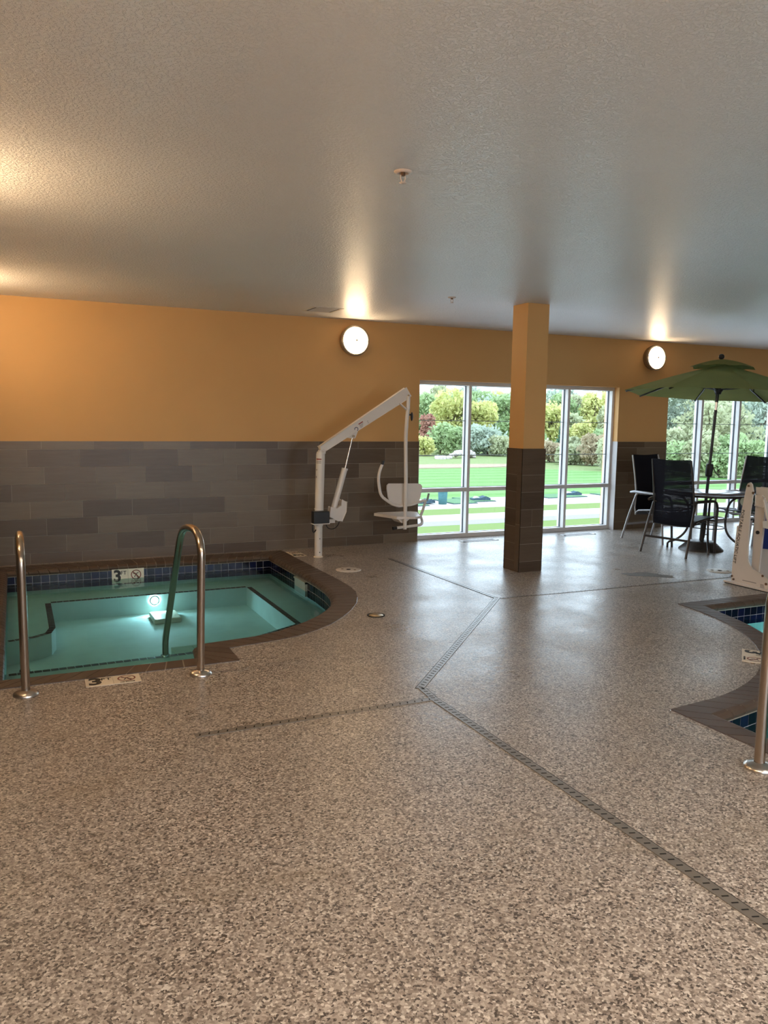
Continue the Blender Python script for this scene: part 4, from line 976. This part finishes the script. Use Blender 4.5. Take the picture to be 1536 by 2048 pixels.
plants = [
    ('shrub', 'leaf_yellow', 42.46, 80, -2.6, 2.5, 1.58, 'yellow-green feathery shrub at the left edge of the view through the left window'),
    ('shrub', 'leaf_green', 46.78, 84, -2.6, 3.99, 2.28, 'light green rounded shrub behind the feathery one, left of the first mullion'),
    ('shrub', 'leaf_green', 47.85, 82, -2.6, 3.67, 1.95, 'yellowish green willow bush just left of the first mullion, above the rock pile'),
    ('tree', 'leaf_yellow', 54.72, 95, -2.6, 8.07, 4.02, 'tall yellow-leaved tree left of the first mullion'),
    ('tree', 'leaf_green', 56.04, 104, -2.6, 8.05, 3.93, 'blue-green tree at the far left of the window view'),
    ('shrub', 'leaf_red', 48.13, 90, -2.6, 5.1, 1.04, 'small reddish shrub half hidden among the green ones'),
    ('shrub', 'leaf_grey', 51.01, 80, -2.6, 4.02, 3.14, 'large grey-green round bush between first mullion and column'),
    ('shrub', 'leaf_olive', 51.46, 78, -2.6, 2.48, 1.82, 'olive bush next to the column on its left side'),
    ('tree', 'leaf_yellow', 58.09, 93, -2.6, 6.77, 2.66, 'bright yellow tree right of the first mullion'),
    ('tree', 'leaf_grey', 73.09, 112, -2.6, 9.83, 5.34, 'large grey-green tree towering behind the bright yellow one'),
    ('tree', 'leaf_green', 70.66, 104, -2.6, 8.12, 3.82, 'green tree partly hidden by the column'),
    ('tree', 'leaf_green', 73.89, 122, -2.6, 9.63, 4.37, 'faint green tree in the back row behind the first mullion'),
    ('tree', 'leaf_yellow', 67.64, 90, -2.6, 7.41, 2.9, 'yellow-green tree seen just right of the column'),
    ('spruce_tree', 'leaf_spruce', 57.32, 74, -2.6, 4.78, 0.84, 'narrow dark green spruce behind the right-hand mullion'),
    ('shrub', 'leaf_yellow', 62.34, 77, -2.6, 4.24, 1.98, 'low yellow bush right of the dark spruce'),
    ('tree', 'leaf_yellow', 90.24, 108, -2.6, 9.46, 3.46, 'tall yellow-green tree near the top right of the left window'),
    ('tree', 'leaf_olive', 78.12, 90, -2.6, 7.31, 2.51, 'olive tree at the right end of the left window'),
    ('shrub', 'leaf_brown', 49.6, 66, -2.6, 2.26, 1.92, 'tan brush clump right of the column'),
    ('shrub', 'leaf_olive', 49.1, 62, -2.6, 2.18, 1.83, 'olive weeds clump in the middle of the right panes'),
    ('shrub', 'leaf_brown', 50.07, 60, -2.6, 3.29, 1.87, 'tan and pinkish brush in the rightmost pane'),
    ('shrub', 'leaf_olive', 47.1, 54, -2.6, 2.96, 1.64, 'olive brush at the right end of the left window, near the fairway edge'),
    ('tree', 'leaf_olive', 76.31, 96, -2.6, 5.73, 2.84, 'olive tree below the distant house roof'),
    ('tree', 'leaf_grey', 58.25, 58, -2.6, 8.28, 3.73, 'tall grey-green tree at the left end of the right-hand window'),
    ('tree', 'leaf_olive', 59.22, 54, -2.6, 8.62, 3.9, 'tall olive tree with bare branches behind the umbrella pole'),
    ('tree', 'leaf_grey', 65.36, 55, -2.6, 8.88, 4.09, 'tall grey-green tree behind the right-hand chair'),
    ('tree', 'leaf_olive', 70.69, 55, -2.6, 9.06, 4.2, 'tall olive tree at the right end of the right-hand window'),
    ('shrub', 'leaf_green', 47.47, 47, -2.6, 3.14, 1.75, 'green bush beyond the empty chair by the wall pier'),
    ('shrub', 'leaf_olive', 48.14, 45.5, -2.6, 3.34, 1.47, 'olive bush left of the umbrella pole'),
    ('shrub', 'leaf_green', 49.6, 44.5, -2.6, 2.6, 1.95, 'bright green bush right of the umbrella pole'),
    ('shrub', 'leaf_green', 52.29, 44, -2.6, 3.24, 1.97, 'green bush behind the right-hand chair'),
    ('shrub', 'leaf_yellow', 55.05, 43.5, -2.6, 2.95, 1.99, 'yellow-green bush at the right edge of the window view'),
    ('shrub', 'leaf_green', 46.25, 49, -2.6, 2.77, 1.79, 'green bush hidden behind the wall pier'),
    ('tree', 'leaf_grey', 65.69, 70, -2.6, 7.29, 3.59, 'grey-green tree between the two windows'),
    ('tree', 'leaf_green', 66.2, 118, -2.6, 9.39, 4.71, 'broad green tree in the back row at the left of the window view'),
    ('tree', 'leaf_grey', 76.65, 128, -2.6, 10.06, 5.18, 'pale blue-green tree in the back row behind the left mullion'),
    ('tree', 'leaf_yellow', 71.88, 100, -2.6, 8.22, 3.46, 'yellow-green tree mostly hidden by the column'),
    ('tree', 'leaf_green', 87.18, 112, -2.6, 8.88, 3.51, 'light green tree behind the dark spruce'),
    ('tree', 'leaf_olive', 97.16, 120, -2.6, 9.13, 3.81, 'olive tree beside the distant roof'),
    ('shrub', 'leaf_green', 59.99, 84, -2.6, 3.64, 2.9, 'green bush mostly hidden behind the column'),
    ('shrub', 'leaf_olive', 61.91, 76, -2.6, 2.69, 2.72, 'olive undergrowth beneath the yellow trees in the right pane'),
    ('shrub', 'leaf_green', 51.38, 84, -2.6, 2.82, 2.17, 'green undergrowth behind the first mullion'),
    ('shrub', 'leaf_green', 66.91, 78, -2.6, 3.66, 2.51, 'green undergrowth behind the brush in the rightmost pane'),
    ('tree', 'leaf_olive', 67.19, 64, -2.6, 8.27, 3.29, 'olive tree behind the left pane of the right-hand window'),
    ('tree', 'leaf_green', 70.99, 62, -2.6, 8.05, 3.01, 'green tree between the mullions of the right-hand window'),
    ('tree', 'leaf_green', 74.36, 60, -2.6, 8.36, 3.0, 'green tree at the right side of the right-hand window'),
    ('shrub', 'leaf_green', 55.25, 48, -2.6, 3.74, 2.34, 'broad green thicket behind the right-hand table chair'),
    ('shrub', 'leaf_olive', 53.95, 50, -2.6, 4.03, 2.38, 'broad olive thicket beyond the umbrella pole'),
    ('shrub', 'leaf_olive', 51.35, 52, -2.6, 3.98, 2.4, 'olive thicket beyond the wall pier'),
]
for k, (n_, key, x, y, z, h, w, lab) in enumerate(plants): leafy(n_, lab, x, y, z, h, w, key, 100+k)
# hedge-like back rows
rb = random.Random(5)
keys = ['leaf_green', 'leaf_grey', 'leaf_olive', 'leaf_yellow']
for k in range(15):
    x = 60+k*8.2+rb.uniform(-1, 1); y = 134+rb.uniform(-3, 3)
    leafy('tree', 'hazy tree in the far back row beyond the meadow', x, y, gz(y), rb.uniform(9.0, 11.0), rb.uniform(4.2, 5.2), keys[k % 4], 300+k)
for o in bpy.data.objects:
    if o.get('label', '').startswith('hazy tree'): o['group'] = 'trees of the far back row'
# distant house
hx, hy, hz = 163., 200., gz(200.)
t = thing('house', 'distant house with a pale mauve roof among the trees, seen in the rightmost pane', 'house', (hx, hy, hz)); t.rotation_euler = (0, 0, -.6)
MB().box((-8,-5,0),(8,5,2.6)).build('wall', M['house_wall'], t, world=False)
MB().prism([(-5.8,2.5),(0,4.6),(5.8,2.5)], -8.6, 8.6, 'x').build('roof', M['roof'], t, world=False)
for k in range(4):
    w_ = MB().box((-5.6+k*3.2,-5.1,.9),(-4.6+k*3.2,-5.0,2.1)).build('window', M['gasket'], t, world=False)

# ================================================================ LIGHT AND CAMERA
w = bpy.data.worlds.new('overcast'); bpy.context.scene.world = w; w.use_nodes = True; nt = w.node_tree
bg = nt.nodes['Background']; tc = nt.nodes.new('ShaderNodeTexCoord'); sx = nt.nodes.new('ShaderNodeSeparateXYZ'); rp = nt.nodes.new('ShaderNodeValToRGB')
nt.links.new(tc.outputs['Generated'], sx.inputs[0]); nt.links.new(sx.outputs['Z'], rp.inputs[0]); nt.links.new(rp.outputs[0], bg.inputs[0])
e_ = rp.color_ramp.elements; e_[0].position = 0; e_[0].color = (.74, .87, 1, 1); e_[1].position = .8; e_[1].color = (.60, .77, 1, 1)
bg.inputs['Strength'].default_value = SKY = 3.0
def light(name, kind, loc, energy, color, size=.1, rot=None, **kw):
    l = bpy.data.lights.new(name, kind); l.energy = energy; l.color = color
    if kind == 'POINT': l.shadow_soft_size = size
    if kind == 'AREA': l.size = size
    for k, v in kw.items(): setattr(l, k, v)
    o = bpy.data.objects.new(name, l); C.objects.link(o); o.location = loc
    if rot: o.rotation_euler = rot
    return o
light('underwater_light', 'SPOT', (1.235, 8.085, -.300), 6.0, (.66, .93, 1.0), rot=(math.radians(-84), 0, 0), spot_size=math.radians(172), spot_blend=.35, shadow_soft_size=.03)
light('underwater_light', 'POINT', (1.8, 7.2, -.36), 1.5, (.62, .93, 1.0), .2) if False else None
light('pool_underwater_light', 'POINT', (6.2, 4.6, -.6), 2.2, (.62, .93, 1.0), .05)
sc = bpy.context.scene
cam = bpy.data.cameras.new('camera'); co = bpy.data.objects.new('camera', cam); C.objects.link(co); sc.camera = co
yaw, pit, rol, F_ = .43847, -.11785, .01448, 1575.47
f = Vector((math.sin(yaw)*math.cos(pit), math.cos(yaw)*math.cos(pit), math.sin(pit))); r_ = Vector((math.cos(yaw), -math.sin(yaw), 0)); u_ = r_.cross(f)
R2 = r_*math.cos(rol)+u_*math.sin(rol); U2 = -r_*math.sin(rol)+u_*math.cos(rol)
co.matrix_world = Matrix(((R2.x,U2.x,-f.x,0),(R2.y,U2.y,-f.y,0),(R2.z,U2.z,-f.z,1.57),(0,0,0,1)))
cam.sensor_fit = 'VERTICAL'; cam.sensor_height = 24; cam.lens = 24*F_/2048; cam.clip_end = 1000; cam.clip_start = .05
vs = sc.view_settings; sc.display_settings.display_device = 'sRGB'; vs.view_transform = 'Standard'; vs.look = 'None'; vs.exposure = 1.14; vs.gamma = 1; vs.use_curve_mapping = False
